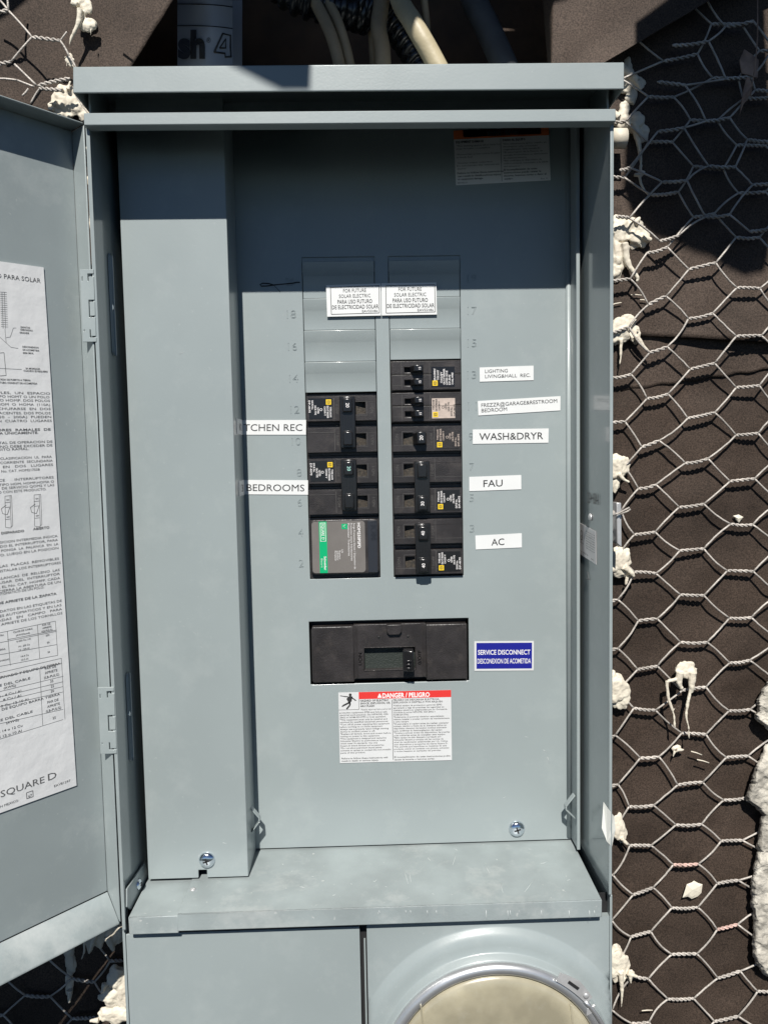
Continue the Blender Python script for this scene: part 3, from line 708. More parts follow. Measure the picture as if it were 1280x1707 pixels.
door_label = label('instruction_label', (TL, TR, BR, BL), items, ['sheet_paper', 'ink_mid'], door, wrinkle=0, thick=.0007, lab='large white instruction sheet in Spanish on the door')

# ================================================================== DEAD FRONT
Z0 = -.11299; PIT = .0254
Zr = lambda k: Z0 + PIT * k
xa, xb, xc, xd = -.0476, .0110, .0220, .0803
zo_b = -.1007; zo_t = .1612; zl_t = Zr(6.5) + .0002; zr_t = Zr(7.5) + .0004
mx0, mx1, mz0, mz1 = -.0495, .0839, -.1901, -.1366
df = thing('dead_front_panel', 'flat grey dead front panel with two breaker columns and stamped circuit numbers', 'panel cover', (.03, .001, ZS + .001))
XE0, XE1 = -.125, .1700
holes = [(xa, xb, zo_b, zo_t), (xc, xd, zo_b, zo_t), (mx0, mx1, mz0, mz1)]
mb = MB()
mb.plate([XE0, XE1] + [h[0] for h in holes] + [h[1] for h in holes], [ZS + .0022, ZT + .0385] + [h[2] for h in holes] + [h[3] for h in holes],
         lambda x, z: not any(a < x < b and c < z < d for a, b, c, d in holes), 0, .0015)
mb.build('cover_plate', 'paint', df, bevel=.0004)
mb = MB(); mb.box((XE1 - .0002, -.021, ZS + .004), (XE1 + .0014, .0013, ZT + .0375))
mb.box((XE1 - .0008, -.0216, ZS + .004), (XE1 + .0020, -.0208, ZT + .0375))
mb.build('folded_edge', 'paint', df, bevel=.0005)
mb = MB(); mb.tube([V((XE1 - .0016, -.0004, ZS + .005)), V((XE1 - .0016, -.0004, ZT + .0375))], .0022, 12); mb.build('fold_bend', 'paint', df)
# filler plates (twist-outs) over the unused spaces
def filler(x0, x1, z0, z1, ft=True):
    mb = MB(); x0 += .0004; x1 -= .0004; h = z1 - z0
    pr = [(-.0016, z1 - .0001), (-.0003, z1 - h * .36), (.0001, z1 - h * .40), (.0002, z0 + .0002), (.0014, z0 + .0002), (.0013, z1 - h * .40), (-.0002, z1 - .0001)]
    n = len(pr); vs = [V((x, y, z)) for x in (x0, x1) for y, z in pr]
    mb.add(vs, [tuple(range(n)), tuple(range(2 * n - 1, n - 1, -1))] + [(i, (i + 1) % n, (i + 1) % n + n, i + n) for i in range(n)])
    return mb.build('filler_plate', 'paint', df, bevel=.0005, seg=3)
for x0, x1, klist in ((xa, xb, (7, 8, 9, 10)), (xc, xd, (8, 9, 10))):
    for k in klist:
        zt1 = Zr(k + .5) if k < 10 else zo_t - .0035
        filler(x0, x1, Zr(k - .5) + (.0006 if (k, x0) in ((7, xa), (8, xc)) else 0), zt1)
    mb = MB(); mb.box((x0, .0012, Zr(10.5) - .004), (x1, .0022, zo_t)); mb.build('filler_plate', 'paint', df)
for px in (628.5, 640.5):      # small dark gaps beneath the solar labels
    mb = MB(); p = at(px + (-22 if px < 635 else 22), 527.5, -.0006); q = at(px - 2 if px < 635 else px + 7, 527.5, -.0006)
# stamped numbers
for s_, px, py in [('18', 486, 524), ('16', 488, 578), ('14', 490, 631), ('12', 492, 683), ('10', 494, 736), ('8', 499, 788), ('6', 500, 838), ('4', 501.5, 888), ('2', 502.5, 939), ('20', 484, 470),
                   ('17', 786.5, 518), ('15', 786.5, 572), ('13', 786, 625), ('11', 787, 677), ('9', 785, 728), ('7', 786, 778), ('5', 786, 830), ('3', 786.5, 881), ('19', 786, 464)]:
    mb = MB(); c = at(px, py + 6.5, -.0003)
    put_text(mb, s_, c, V((1, 0, 0)), V((0, 0, 1)), .0062, .0034 * len(s_) + .0004, 0, -.012, 3, 'c', V((0, .0006, 0)))
    mb.v = [p + V((0, 0, 0)) for p in mb.v]
    mb.build('stamped_number', 'paint', df, bevel=.00018, seg=2)
# marker scribble
mb = MB(); q = lambda l: [at(x, y, -.0004) for x, y in l]
mb.tube(q([(500, 470.5), (494, 470.5), (488, 472), (478, 473), (460, 474.5), (446, 476.5), (436, 477), (433.5, 474.5), (438, 472), (448, 472.5), (456, 475)]), .00045, 6)
mb.tube(q([(456, 475), (461, 480), (467, 486)]), .0002, 5); mb.build('marker_scribble', 'btape', df)
# bottom screw and seal loop
screw(at(861, 1381, -.0002), .0068, (0, -1, 0), df)
p = at(951, 1345, -.018); loop_tab(V((XE1 - .0012, -.016, p.z)), .0098, (-.0072, 0, -.001), df)

# adhesive labels
Yl = -.0003
def strip(cor, lines, lab, extra=()):
    label('tape_label', pxc(cor, Yl), [('t', s, x, y, h, w_, 1, {'res': 3, 'b': bb}) for s, x, y, h, w_, bb in lines], ['white', 'ink'], df, lab=lab)
strip([(799, 612.7), (888.9, 609.5), (888.9, 633.8), (799.4, 636.4)], [('LIGHTING', .10, .40, .235, .42, 0), ('LIVING&HALL  REC.', .10, .76, .235, .84, 0)], 'white tape label reading LIGHTING LIVING&HALL REC.')
strip([(796, 668.5), (933.7, 660.3), (933.4, 684.2), (797, 692.7)], [('FREZZR@GARAGE&RESTROOM', .04, .44, .25, .92, 0), ('BEDROOM', .04, .80, .25, .31, 0)], 'white tape label reading FREZZR@GARAGE&RESTROOM BEDROOM')
strip([(787.7, 716), (914, 714.2), (913.5, 738), (787.7, 740)], [('WASH&DRYR', .085, .74, .47, .845, .004)], 'white tape label reading WASH&DRYR')
strip([(781.8, 795), (868.3, 791.8), (868.5, 815.7), (782, 818.7)], [('FAU', .27, .74, .47, .37, .004)], 'white tape label reading FAU')
strip([(791.9, 892.8), (869.2, 888.8), (869.4, 912.5), (792.8, 916)], [('AC', .34, .76, .46, .28, .004)], 'white tape label reading AC')
strip([(398, 700.5), (510.4, 700), (510.2, 724.7), (398, 724.7)], [('ITCHEN REC', .045, .74, .46, .90, 0)], 'white tape label reading KITCHEN REC')
strip([(402, 800), (513.6, 800.5), (513.6, 824.8), (402, 824)], [('BEDROOMS', .085, .76, .46, .86, 0)], 'white tape label reading 3 BEDROOMS')
def solar(cor, lab):
    label('solar_label', pxc(cor, -.0019), [('l', .08, .08, .97, .07, .0005, 1), ('l', .08, .93, .97, .92, .0005, 1), ('l', .08, .08, .08, .93, .0005, 1), ('l', .97, .07, .97, .92, .0005, 1)] +
          [('t', 'FOR FUTURE', .52, .25, .11, .42, 1, {'al': 'c', 'res': 2}), ('t', 'SOLAR ELECTRIC', .52, .42, .11, .58, 1, {'al': 'c', 'res': 2}), ('t', 'PARA USO FUTURO', .52, .60, .12, .64, 1, {'al': 'c', 'b': .01, 'res': 2}),
           ('t', 'DE ELECTRICIDAD SOLAR', .525, .77, .12, .86, 1, {'al': 'c', 'b': .01, 'res': 2}), ('t', 'EAV55086', .94, .89, .075, .29, 1, {'al': 'r'})], ['white', 'ink'], df, lab=lab, thick=.0003)
solar([(543.5, 475.5), (634.6, 472.6), (635, 526), (545.5, 528)], 'left of the two FOR FUTURE SOLAR ELECTRIC labels')
solar([(635.6, 472.4), (727, 471), (728, 524.3), (636.2, 526)], 'right of the two FOR FUTURE SOLAR ELECTRIC labels')
label('service_disconnect_label', pxc([(790.2, 1069), (889.3, 1068.4), (889, 1117.6), (790.5, 1118.3)], Yl), [('r', .035, .055, .97, .93, 1),
      ('t', 'SERVICE DISCONNECT', .5, .45, .155, .88, 2, {'al': 'c', 'b': .012, 'res': 3}), ('t', 'DESCONEXION DE ACOMETIDA', .5, .75, .16, .90, 2, {'al': 'c', 'b': .004, 'res': 3})],
      ['paper_label', 'blue', 'white_ink'], df, lab='blue and white SERVICE DISCONNECT label')
en = ['protective equipment (PPE) and follow safe', 'electrical work practices. See NFPA70E, CSA', 'Z462 or NOM-029-STPS or local equivalent.', '*This equipment must only be installed and', 'serviced by qualified electrical personnel.', '*Turn off all power supplying this equipment',
      'before working on or inside equipment.', 'Always use a properly rated voltage sensing', 'device to confirm power is off.', '*Replace all devices, doors and covers before', 'turning on power to this equipment.', '*This equipment is designed and tested by', 'Schneider Electric to performance levels',
      'which meet UL standards. Use only', 'Square D brand devices and accessories.', '*Do not allow petroleum based paints,', 'solvents or sprays to contact the non-metallic', 'parts of this product.']
es = ['*Utilice equipo de proteccion personal (EPP)', 'apropiado y siga las practicas de seguridad en', 'trabajos electricos establecidas por su Compania.', '(Consulte la norma NFPA70E, CSA Z462 o', 'NOM-029-STPS).', '*Solamente el personal electrico especializado', 'debera instalar y prestar servicio de mantenimiento', 'a este equipo.',
      '*Desenergice el equipo antes de realizar cualquier', 'trabajo dentro o fuera de el. Siempre utilice un', 'dispositivo detector de tension nominal adecuado', 'para confirmar la desenergizacion del equipo', '*Vuelva a colocar todos los dispositivos, las puertas', 'y las cubiertas antes de energizar este equipo.', '*Este equipo ha sido disenado y probado por',
      'Schneider Electric y cumple con las normas de', 'nivel de rendimiento establecidas por UL. Utilice', 'solo dispositivos y accesorios de marca Square D.', '*No permita que superficies no metalicas de este', 'producto entren en contacto con pintura, solventes', 'o rocios basados en derivados del petroleo.']
it = [('r', .18, .0, 1, .10, 1), ('p', [(.345, .085), (.365, .022), (.385, .085)], 3), ('t', 'DANGER / PELIGRO', .39, .088, .062, .42, 3, {'b': .03, 'res': 2}),
      ('l', 0, .245, .18, .245, .0003, 2), ('l', .18, .10, .18, .245, .0003, 2), ('l', .475, .12, .475, .97, .0004, 2)]
# falling figure pictogram
it += [('o', .105, .035, .0012, .0012, 2), ('p', [(.07, .09), (.10, .05), (.125, .06), (.115, .13), (.09, .15)], 2), ('l', .015, .045, .05, .055, .0006, 2), ('l', .05, .055, .09, .065, .0008, 2), ('l', .115, .07, .155, .12, .0009, 2),
       ('l', .10, .14, .04, .185, .0014, 2), ('l', .04, .185, .03, .20, .0010, 2), ('l', .10, .14, .10, .18, .0014, 2), ('l', .10, .18, .07, .235, .0013, 2)]
it += [('t', t, .192, .135 + i * .038, .026, w_, 2, {'b': .02}) for i, (t, w_) in enumerate([('HAZARD OF ELECTRIC', .25), ('SHOCK, EXPLOSION, OR', .265), ('ARC FLASH', .125)])]
it += [('t', '*Apply appropriate personal', .192, .255, .022, .27, 4)]
it += [('t', t, .008, .295 + i * .0335, .0205, min(.45, len(t) * .0100), 4, {'b': .012}) for i, t in enumerate(en)]
it += [('t', 'Failure to follow these instructions will', .015, .945, .022, .41, 2, {'b': .01}), ('t', 'result in death or serious injury.', .015, .98, .022, .33, 2, {'b': .01})]
it += [('t', 'PELIGRO DE DESCARGA ELECTRICA,', .485, .135, .024, .41, 2, {'b': .01}), ('t', 'EXPLOSION O DESTELLO POR ARQUEO', .485, .17, .024, .44, 2, {'b': .01})]
it += [('t', t, .485, .212 + i * .0325, .0205, min(.50, len(t) * .0098), 4, {'b': .012}) for i, t in enumerate(es)]
it += [('t', 'El incumplimiento de estas instrucciones podra', .485, .945, .022, .50, 2, {'b': .01}), ('t', 'causar la muerte o lesiones serias.', .485, .98, .022, .36, 2, {'b': .01})]
label('danger_label', pxc([(564, 1154.4), (751.5, 1150), (753, 1267), (566.8, 1272)], Yl), it, ['paper_label', 'red', 'ink', 'white_ink', 'ink_mid'], df, lab='white DANGER / PELIGRO label with a red header and a shock pictogram')
L_ = ['*This warning applies when back fed', ' main breaker is installed', '', '*Photovoltaic power source breaker', ' is back fed', '', '*Inverter output connection.', ' Do not relocate this overcurrent', ' device']
R_ = ['*Esta advertencia aplica cuando un', ' interruptor esta conectado', ' originalmente esta instalado', '*El interruptor de la Fuente de', ' energia fotovoltaica es alimentado', ' de manera inversa', '*No reubique el dispositivo de', ' sobrecorriente conectado a la salida', ' del inversor']
it = [('r', 0, 0, 1, .16, 1), ('r', .10, 0, .34, .13, 2), ('r', .34, 0, .70, .13, 3), ('r', .70, 0, .92, .13, 2), ('t', 'WARNING / ADVERTENCIA', .52, .125, .085, .36, 2, {'al': 'c', 'b': .03})]
it[4] = ('t', 'RNING / ADVER', .52, .12, .085, .33, 2, {'al': 'c', 'b': .03})
it += [('l', .49, .18, .485, .97, .0003, 2), ('t', 'EQUIPMENT DAMAGE', .02, .235, .04, .29, 2, {'b': .03}), ('t', 'DANO AL EQUIPO', .51, .235, .04, .24, 2, {'b': .03})]
it += [('t', t, .02, .30 + i * .052, .03, min(.46, len(t) * .0135), 2) for i, t in enumerate(L_) if t]
it += [('t', t, .51, .30 + i * .052, .03, min(.47, len(t) * .0135), 2) for i, t in enumerate(R_)]
it += [('t', t, .02, .80 + i * .055, .033, len(t) * .0135, 2, {'b': .02}) for i, t in enumerate(['Failure to follow these instructions', 'can result in death,serious injury', 'or equipment damage.'])]
it += [('t', t, .51, .78 + i * .055, .033, len(t) * .0135, 2, {'b': .02}) for i, t in enumerate(['El incumplimiento de estas', 'instrucciones puede causar la', 'muerte, lesiones serias o dano al', 'equipo.'])]
it += [('t', 'EAV45209', .02, .975, .028, .1, 2), ('t', 'Rev. 01', .90, .975, .028, .07, 2)]
label('warning_label', pxc([(755.5, 218), (914, 211), (917.3, 300.6), (759.7, 309)], Yl), it, ['white_ink', 'orange', 'ink', 'red'], df, lab='white and orange equipment damage warning label at the top right')

for x0, x1 in ((414, 446), (500, 540)):
    mb = MB(); mb.prism(pxc([(x0, 225), (x1, 225), (x1 - 6, 234), (x0 + 6, 234)], -.0004), V((0, .0004, 0))); mb.build('lock_tab', 'paint', df, bevel=.0002)
# ================================================================== WIREWAY COVER
GY = -.0433; gx0, gx1 = -.1783, -.0994
gut = thing('wireway_cover', 'long narrow grey wireway cover standing proud along the left of the cabinet', 'panel cover', ((gx0 + gx1) / 2, 0, ZS + .003))
gz = -.3312
mb = MB(); nx = at(331, 1450, GY); nx2 = at(345, 1450, GY)
mb.plate([gx0, nx.x, nx2.x, gx1], [gz, gz + .0065, ZT + .0385], lambda x, z: not (nx.x < x < nx2.x and z < gz + .0065), GY, GY + .0014)
mb.box((gx0, GY + .0006, gz), (gx0 + .0014, .008, ZT + .0385)); mb.box((gx1 - .0014, GY + .0006, gz), (gx1, -.0006, ZT + .0385))
mb.build('cover_face', 'paint', gut, bevel=.0016, seg=4)
screw(at(345.5, 1433, GY), .0064, (0, -1, 0), gut)
p = at(424, 1367, -.02); loop_tab(V((gx1 + .0002, -.018, p.z)), .0105, (.0068, 0, 0), gut)

# tape ends turned up onto the flank of the wireway cover
for ch, py_, w_ in (('K', 712.5, .0042), ('3', 812.3, .0038)):
    zc = at(404, py_, 0).z; X = gx1 + .0001; mb = MB(); mb.prism([V((X, -.0008, zc + .0061)), V((X, -.030, zc + .0061)), V((X, -.030, zc - .0061)), V((X, -.0008, zc - .0061))], V((.0002, 0, 0)))
    put_text(mb, ch, V((X + .00035, -.016, zc - .003)), V((0, 1, 0)), V((0, 0, 1)), .0056, w_ * 1.9, 1, 0, 3)
    mb.build('tape_label', ['white', 'ink'], gut, recalc=False)['label'] = 'white tape end turned up and lettered ' + ch
# ================================================================== BREAKERS
def xf(col, k):     # local mm (a right, b up from the bottom of row k, c out) -> world; left column is turned half round
    if col == 'R':
        return lambda a, b, c: V((xc + a / 1000 * (xd - xc) / .0585, .0 - c / 1000, Zr(k - .5) + b / 1000))
    return lambda a, b, c: V((xb - a / 1000 * (xb - xa) / .0585, .0 - c / 1000, Zr(k + .5) - b / 1000))
def tb(mb, T, a0, b0, c0, a1, b1, c1, mi=0):
    mb.prism([T(a0, b0, c1), T(a1, b0, c1), T(a1, b1, c1), T(a0, b1, c1)], V((0, (c1 - c0) / 1000, 0)), mi)
def tri_plate(mb, T, xs, zs, solid, c0, c1, mi=0):
    mb.plate([x for x in xs], [z for z in zs], solid, -c1, -c0, mi, T=lambda p: T(p.x, p.z, -p.y))
def sticker(T, a0, b0, a1, b1, c, parent, style='black', rot=90):
    # corners as seen by a reader whose text runs up the page in the right column
    cor = [T(a0, b1, c), T(a1, b1, c), T(a1, b0, c), T(a0, b0, c)]
    TL, TR, BR, BL = cor
    N = V((0, -1, 0)); mb = MB(); t = .0001
    P = lambda a, b, h=0: T(a, b, c) + N * (t + h)
    mb.prism([P(a0, b1), P(a1, b1), P(a1, b0), P(a0, b0)], V((0, t * .8, 0)), 0)
    U = (T(0, 1, 0) - T(0, 0, 0)).normalized(); Wv = (T(0, 0, 0) - T(1, 0, 0)).normalized()    # text runs along +b, its up is -a
    h = b1 - b0; w_ = a1 - a0
    lines = [('HOM', .97, .55), ('TYPE', .62, .3), ('120/240V', .1, .5)]
    rows = [(.05, 'TYPE HOM', .42, .5), (.17, 'CIRCUIT BREAKER', .35, .62), (.29, '120/240 V', .40, .45), (.58, 'LISTED', .45, .3), (.70, 'HACR TYPE', .35, .45), (.82, 'ISSUE No.', .1, .45), (.95, 'DP-4075', .1, .6)]
    if style == 'tandem': rows = [(.12, 'REPLACEMENT', .30, .62), (.26, 'TYPE HOMT', .34, .5), (.40, '120/240V', .2, .55), (.52, 'CIRCUIT BREAKER', .1, .8), (.64, 'LISTED ISSUE', .1, .7), (.76, 'DP-4075', .1, .5), (.88, 'CU/AL WIRE', .1, .6)]
    ink = 1
    for x, s_, y, ww in rows:
        put_text(mb, s_, P(a0 + w_ * (x + .06), b0 + h * y, .0001), U, Wv, w_ * .075 / 1000, h * ww / 1000, ink, .02, 1)
    o_ = P(a0 + w_ * .48, b0 + h * .55, .0001); n = 16; r = .0011
    vs = [o_ + (U * math.cos(2 * PI * i / n) + Wv * math.sin(2 * PI * i / n)) * q for q in (r, r * .7) for i in range(n)]
    mb.add(vs, [(i, (i + 1) % n, n + (i + 1) % n, n + i) for i in range(n)], ink)
    # square logo
    s2 = .0042; L0 = P(a0 + w_ * .04, b0 + h * .06, .00012)
    ax = (T(1, 0, 0) - T(0, 0, 0)).normalized()
    sq = lambda o0, o1, z, mi: mb.add([L0 + ax * o0 + U * o0 - N * -z, L0 + ax * o1 + U * o0 + N * z, L0 + ax * o1 + U * o1 + N * z, L0 + ax * o0 + U * o1 + N * z], [(0, 1, 2, 3)], mi)
    sq(0, s2, .00004, 2); sq(s2 * .22, s2 * .78, .00008, 3); sq(s2 * .33, s2 * .67, .00012, 2); sq(s2 * .43, s2 * .57, .00016, 3)
    return mb.build('printed_sticker', [{'black': 'black_gloss', 'tan': 'tan_ink', 'tandem': 'black_gloss', 'tanink': 'black'}[style], {'black': 'white_ink', 'tan': 'ink', 'tandem': 'white_ink', 'tanink': 'tan_ink'}[style], 'yellow', 'ink'], parent, recalc=False)
def emboss(T, s_, a, b, c, cap, w_, parent, mt='black_edge'):
    mb = MB(); U = (T(0, 1, 0) - T(0, 0, 0)).normalized(); Wv = (T(0, 0, 0) - T(1, 0, 0)).normalized()
    put_text(mb, s_, T(a, b, c + .12), U, Wv, cap / 1000, w_ / 1000, 0, 0, 2, 'c', V((0, .0001, 0)))
    mb.build('raised_lettering', mt, parent)
M['black_edge'] = mat('pale_raised_plastic', (.10, .095, .09), .5)  # raised lines and letters coloured paler than the breaker body
def pole(col, k, parent, sticker_style=None, blank=False, single=False):
    """one pole: skirt filling the slot, raised face with a handle window"""
    T = xf(col, k); h0, h1 = 2.3, 22.6
    mb = MB(); tb(mb, T, .4, .2, -8, 58.1, 25.2, -5.5)
    tri_plate(mb, T, [1, 9.6, 17.6, 57.6], [h0, 7.6, 17.4, h1], lambda x, z: not (9.6 < x < 17.6 and 7.6 < z < 17.4), -5.6, 4.2)
    tb(mb, T, 1.6, 18.0 if col == 'R' else 3.2, 4.2, 57.0, 22.0 if col == 'R' else 7.0, 4.35)
    mb.build('body', 'black', parent, bevel=.0007, seg=2)
    mb = MB()
    mb.prism([T(9.5, 7.5, -.6), T(17.7, 7.5, 1.4), T(17.7, 17.5, 1.4), T(9.5, 17.5, -.6)], V((0, .0006, 0)))
    mb.build('handle_slot', 'slot', parent)
    # moulded panel outlines: thin raised lines
    mb = MB()
    for a0, b0, a1, b1 in ((1.6, 7.2, 33.5, 7.4), (35.0, 4.0, 35.25, 21.5), (35, 6.4, 57, 6.6), (8.6, 6.4, 8.8, 18.6), (8.6, 18.5, 17.8, 18.7)):
        tb(mb, T, a0, b0, 4.1, a1, b1, 4.42)
    mb.build('moulded_line', 'black_edge', parent)
    emboss(T, '1/ON', 5.6, 13.0, 4.2, 2.4, 7.5, parent); emboss(T, '0/OFF', 34.0, 13, 4.2, 2.0, 8.0, parent)
    if sticker_style: sticker(T, 36.6, 4.2, 55.5, 20.8, 4.36, parent, sticker_style)
def number(T, s_, a, b, c, cap, parent, mt='white_ink'):
    mb = MB(); U = (T(0, 1, 0) - T(0, 0, 0)).normalized(); Wv = (T(0, 0, 0) - T(1, 0, 0)).normalized()
    put_text(mb, s_, T(a, b, c + .1), U, Wv, cap / 1000, None, 0, .012, 3, 'c', V((0, .00005, 0)))
    return mb.build('rating_number', mt, parent)
def two_pole(col, klow, nums, lab, styles, mt='white_ink', both=False):
    """klow: lower row index"""
    k0, k1 = (klow, klow + 1)
    c = xf('R', klow)(29, 0, 0) if col == 'R' else V(((xa + xb) / 2, 0, Zr(klow - .5)))
    t = thing('circuit_breaker', lab, 'circuit breaker', c, 'circuit breakers in the two columns')
    # in local terms the first pole (sticker pole for R) is the lower one; for L it is the upper one
    kk = (k0, k1) if col == 'R' else (k1, k0)
    pole(col, kk[0], t, styles); pole(col, kk[1], t, None)
    T = xf(col, kk[0])
    mb = MB(); tb(mb, T, 18.0, 3.2, 4.6, 30.6, 45.0, 10.0)
    mb.build('handle_tie', 'black_gloss', t, bevel=.0008, seg=2)
    ha = MB()
    for b0 in (5.0, 31.6):
        h2 = MB(); tb(h2, T, 20.3, b0, 9.4, 28.3, b0 + 11.2, 12.6); hh = h2.build('handle', 'black_gloss', t, bevel=.001, seg=2)
        h3 = MB(); tb(h3, T, 19.6, b0 - .7, 9.9, 29.0, b0 + 11.9, 10.4); h3.build('handle_frame', 'black_gloss', t, bevel=.0002)
    mb = MB()
    for i, (a0, w_) in enumerate(((21.0, 10), (23.2, 12), (25.6, 11), (27.8, 8))):
        rr = random.Random(klow * 10 + i)
        b = 18.5
        while b < 18.5 + w_:
            L = rr.uniform(.5, 1.3); tb(mb, T, a0, b, 9.9, a0 + rr.uniform(.5, 1.3), b + L * .6, 10.2); b += L + .35
    mb.build('raised_lettering', 'black_gloss', t)
    number(T, nums, 25.3, 10.6, 12.6, 2.6, t, mt)
    if both: number(T, nums, 25.3, 37.2, 12.6, 2.6, t, mt)
    return t
two_pole('R', 3, '30', 'black two pole 30 amp breaker beside the FAU label', 'black')
two_pole('R', 1, '40', 'black two pole 40 amp breaker beside the AC label', 'black', both=True)
two_pole('L', 5, '20', 'black two pole 20 amp breaker beside the KITCHEN REC label', 'black')
two_pole('L', 3, '20', 'black two pole 20 amp breaker beside the BEDROOMS label', 'black', mt=mat('pale_green_ink', (.35, .62, .55), .5))
# single 20 A
c = xf('R', 5)(29, 0, 0)
t = thing('circuit_breaker', 'black single pole 20 amp breaker beside the WASH&DRYR label', 'circuit breaker', c, 'circuit breakers in the two columns')
pole('R', 5, t, 'tanink', single=True); T = xf('R', 5)
mb = MB(); mb.prism([T(17.2, 7.2, 4), T(29, 7.2, 4), T(27.5, 8.2, 12.5), T(20.8, 8.2, 12.5)], V((0, 0, .0098)), 0)
mb.build('handle', 'black_gloss', t, bevel=.0007); number(T, '20', 25.2, 13.0, 12.5, 2.7, t)
# tandems
def tandem(k, lab, style):
    T = xf('R', k); t = thing('circuit_breaker', lab, 'circuit breaker', T(29, 0, 0), 'circuit breakers in the two columns')
    mb = MB(); tb(mb, T, .4, .2, -6, 58.1, 25.2, 0)
    for b0, b1 in ((1.0, 13.6), (14.0, 24.6)):
        tri_plate(mb, T, [1, 11.5, 16.5, 57.6], [b0, (4.6 if b0 < 5 else 15.4), (9.4 if b0 < 5 else 19.6), b1],
                  lambda x, z: not (11.5 < x < 16.5 and (4.6 < z < 9.4 or 15.4 < z < 19.6)), -1, 4.2)
    mb.build('body', 'black', t, bevel=.0005)
    mb = MB()
    for b0 in (4.6, 15.4): tb(mb, T, 11.6, b0 + .1, -.6, 16.4, b0 + 4.4, .2)
    mb.build('handle_slot', 'void', t)
    for b0 in (4.4, 15.2):
        mb = MB(); mb.prism([T(16.0, b0, 4), T(27, b0, 4), T(26.2, b0 + .3, 11.5), T(19.2, b0 + .3, 11.5)], V((0, 0, .0052)))
        mb.build('handle', 'black_gloss', t, bevel=.0006); number(T, '15', 24.4, b0 + 2.8, 11.5, 1.8, t)
    mb = MB()
    for a0, b0, a1, b1 in ((1.4, 13.5, 57, 13.75), (32, 3, 32.2, 22.5), (1.5, 5, 9, 5.2), (9, 2.6, 9.2, 23.4)): tb(mb, T, a0, b0, 4.1, a1, b1, 4.40)
    mb.build('moulded_line', 'black_edge', t)
    sticker(T, 33.5, 3.4, 52.5, 19.6, 4.3, t, style)
tandem(7, 'black tandem 15 amp breaker at the top of the right column beside the LIGHTING label', 'tandem')
tandem(6, 'black tandem 15 amp breaker with a cream sticker beside the FREZZR label', 'tan')
# surge protector, left column bottom
t = thing('surge_protector', 'surge protector with grey label and green stripe at the foot of the left column', 'surge protector', ((xa + xb) / 2, 0, Zr(.5)))
T = xf('L', 2)      # b=0 is the top of row 4; grows downward ; a=0 at the right
mb = MB(); tb(mb, T, .4, .3, -6, 58.1, 50.6, -.5); mb.build('base', 'black', t)
cut = 3.2
def chamf(a0, b0, a1, b1, r, c0, c1, mi=0, corners=(1, 1, 1, 1)):
    pts = []
    for (ca, cb, s0, on_) in ((a0 + r, b0 + r, 180, corners[0]), (a1 - r, b0 + r, 270, corners[1]), (a1 - r, b1 - r, 0, corners[2]), (a0 + r, b1 - r, 90, corners[3])):
        for j in range(5):
            q = math.radians(s0 + 22.5 * j); pts.append(T(ca + r * math.cos(q), cb + r * math.sin(q), c1))
    return pts, V((0, (c1 - c0) / 1000, 0))
mb = MB(); pts, d = chamf(1.2, 1.6, 57.0, 46.8, 3.5, -1, 4.6); mb.prism(pts, d); mb.build('body', 'black', t, bevel=.0008, seg=2)
mb = MB(); pts, d = chamf(12.2, 3.0, 55.8, 45.6, 2.6, 4.6, 4.85); mb.prism(pts, d, 0)
P = lambda a, b, h=0: T(a, b, 4.85) + V((0, -.00008 - h, 0))
mb.add([P(43.4, 3.0), P(49.8, 3.0), P(49.8, 45.6), P(43.4, 45.6)], [(0, 1, 2, 3)], 1)
U = (T(0, 1, 0) - T(0, 0, 0)).normalized(); Wv = (T(1, 0, 0) - T(0, 0, 0)).normalized() * -1
# text runs downwards (b grows down) with its top towards the right (a=0)
Wt = (T(0, 0, 0) - T(1, 0, 0)).normalized()
def st(s_, a, b, cap, w_, mi, bold=0, h=.0001): put_text(mb, s_, P(a, b, h), U, Wt, cap / 1000, w_ / 1000 if w_ else None, mi, bold, 2)
st('HOM250PSPD', 18.3, 4.6, 2.3, 21, 2, .02); st('Surge Protective Device / Dispositivo de', 21.6, 4.8, 1.4, 38, 2); st('Proteccion contra Sobretensiones', 24.0, 4.8, 1.4, 31, 2); st('Protecteur Transitoires', 26.2, 4.8, 1.4, 27, 2)
st('LN', 31.8, 26.5, 1.4, 2.5, 2); st('Replace', 33.8, 27.4, 1.3, 7, 2); st('Substituir', 35.6, 27.4, 1.3, 8, 2); st('Remplacer', 37.3, 27.4, 1.3, 8.4, 2)
mb.add([P(26.5, 5.2), P(31.2, 5.2), P(31.2, 9.6), P(26.5, 9.6)], [(0, 1, 2, 3)], 1)
mb.tube([P(28, 6, .0001), P(30, 7.2, .0001), P(28, 8.6, .0001)], .0002, 5, 2)
mb.add([P(43.9 + .4, 4.0, .0001), P(49.2 - .4, 4.0, .0001), P(48.8, 19.4, .0001), P(44.3, 19.4, .0001)], [(0, 1, 2, 3)], 2)
mb.add([P(44.7, 4.4, .0002), P(48.4, 4.4, .0002), P(48.4, 19.0, .0002), P(44.7, 19.0, .0002)], [(0, 1, 2, 3)], 1)
put_text(mb, 'SQUARE', P(47.6, 5.0, .0003), U, Wt, .0021, .0098, 2, .01, 2); put_text(mb, 'D', P(47.4, 16.0, .0003), U, Wt, .0018, .0018, 2, .01, 2)
put_text(mb, 'Schneider', P(46.2, 31.8, .0002), U, Wt, .0018, .0115, 2, .02, 2); put_text(mb, 'Electric', P(48.6, 33.6, .0002), U, Wt, .0012, .0075, 2, 0, 2)
mb.build('printed_label', ['spd', 'green', 'white_ink'], t, recalc=False)
mb = MB(); tb(mb, T, 2.2, 3.0, 4.4, 10.0, 46.0, 4.9); mb.build('side_band', mat('blue_black_plastic', (.02, .023, .03), .4), t, bevel=.0003)
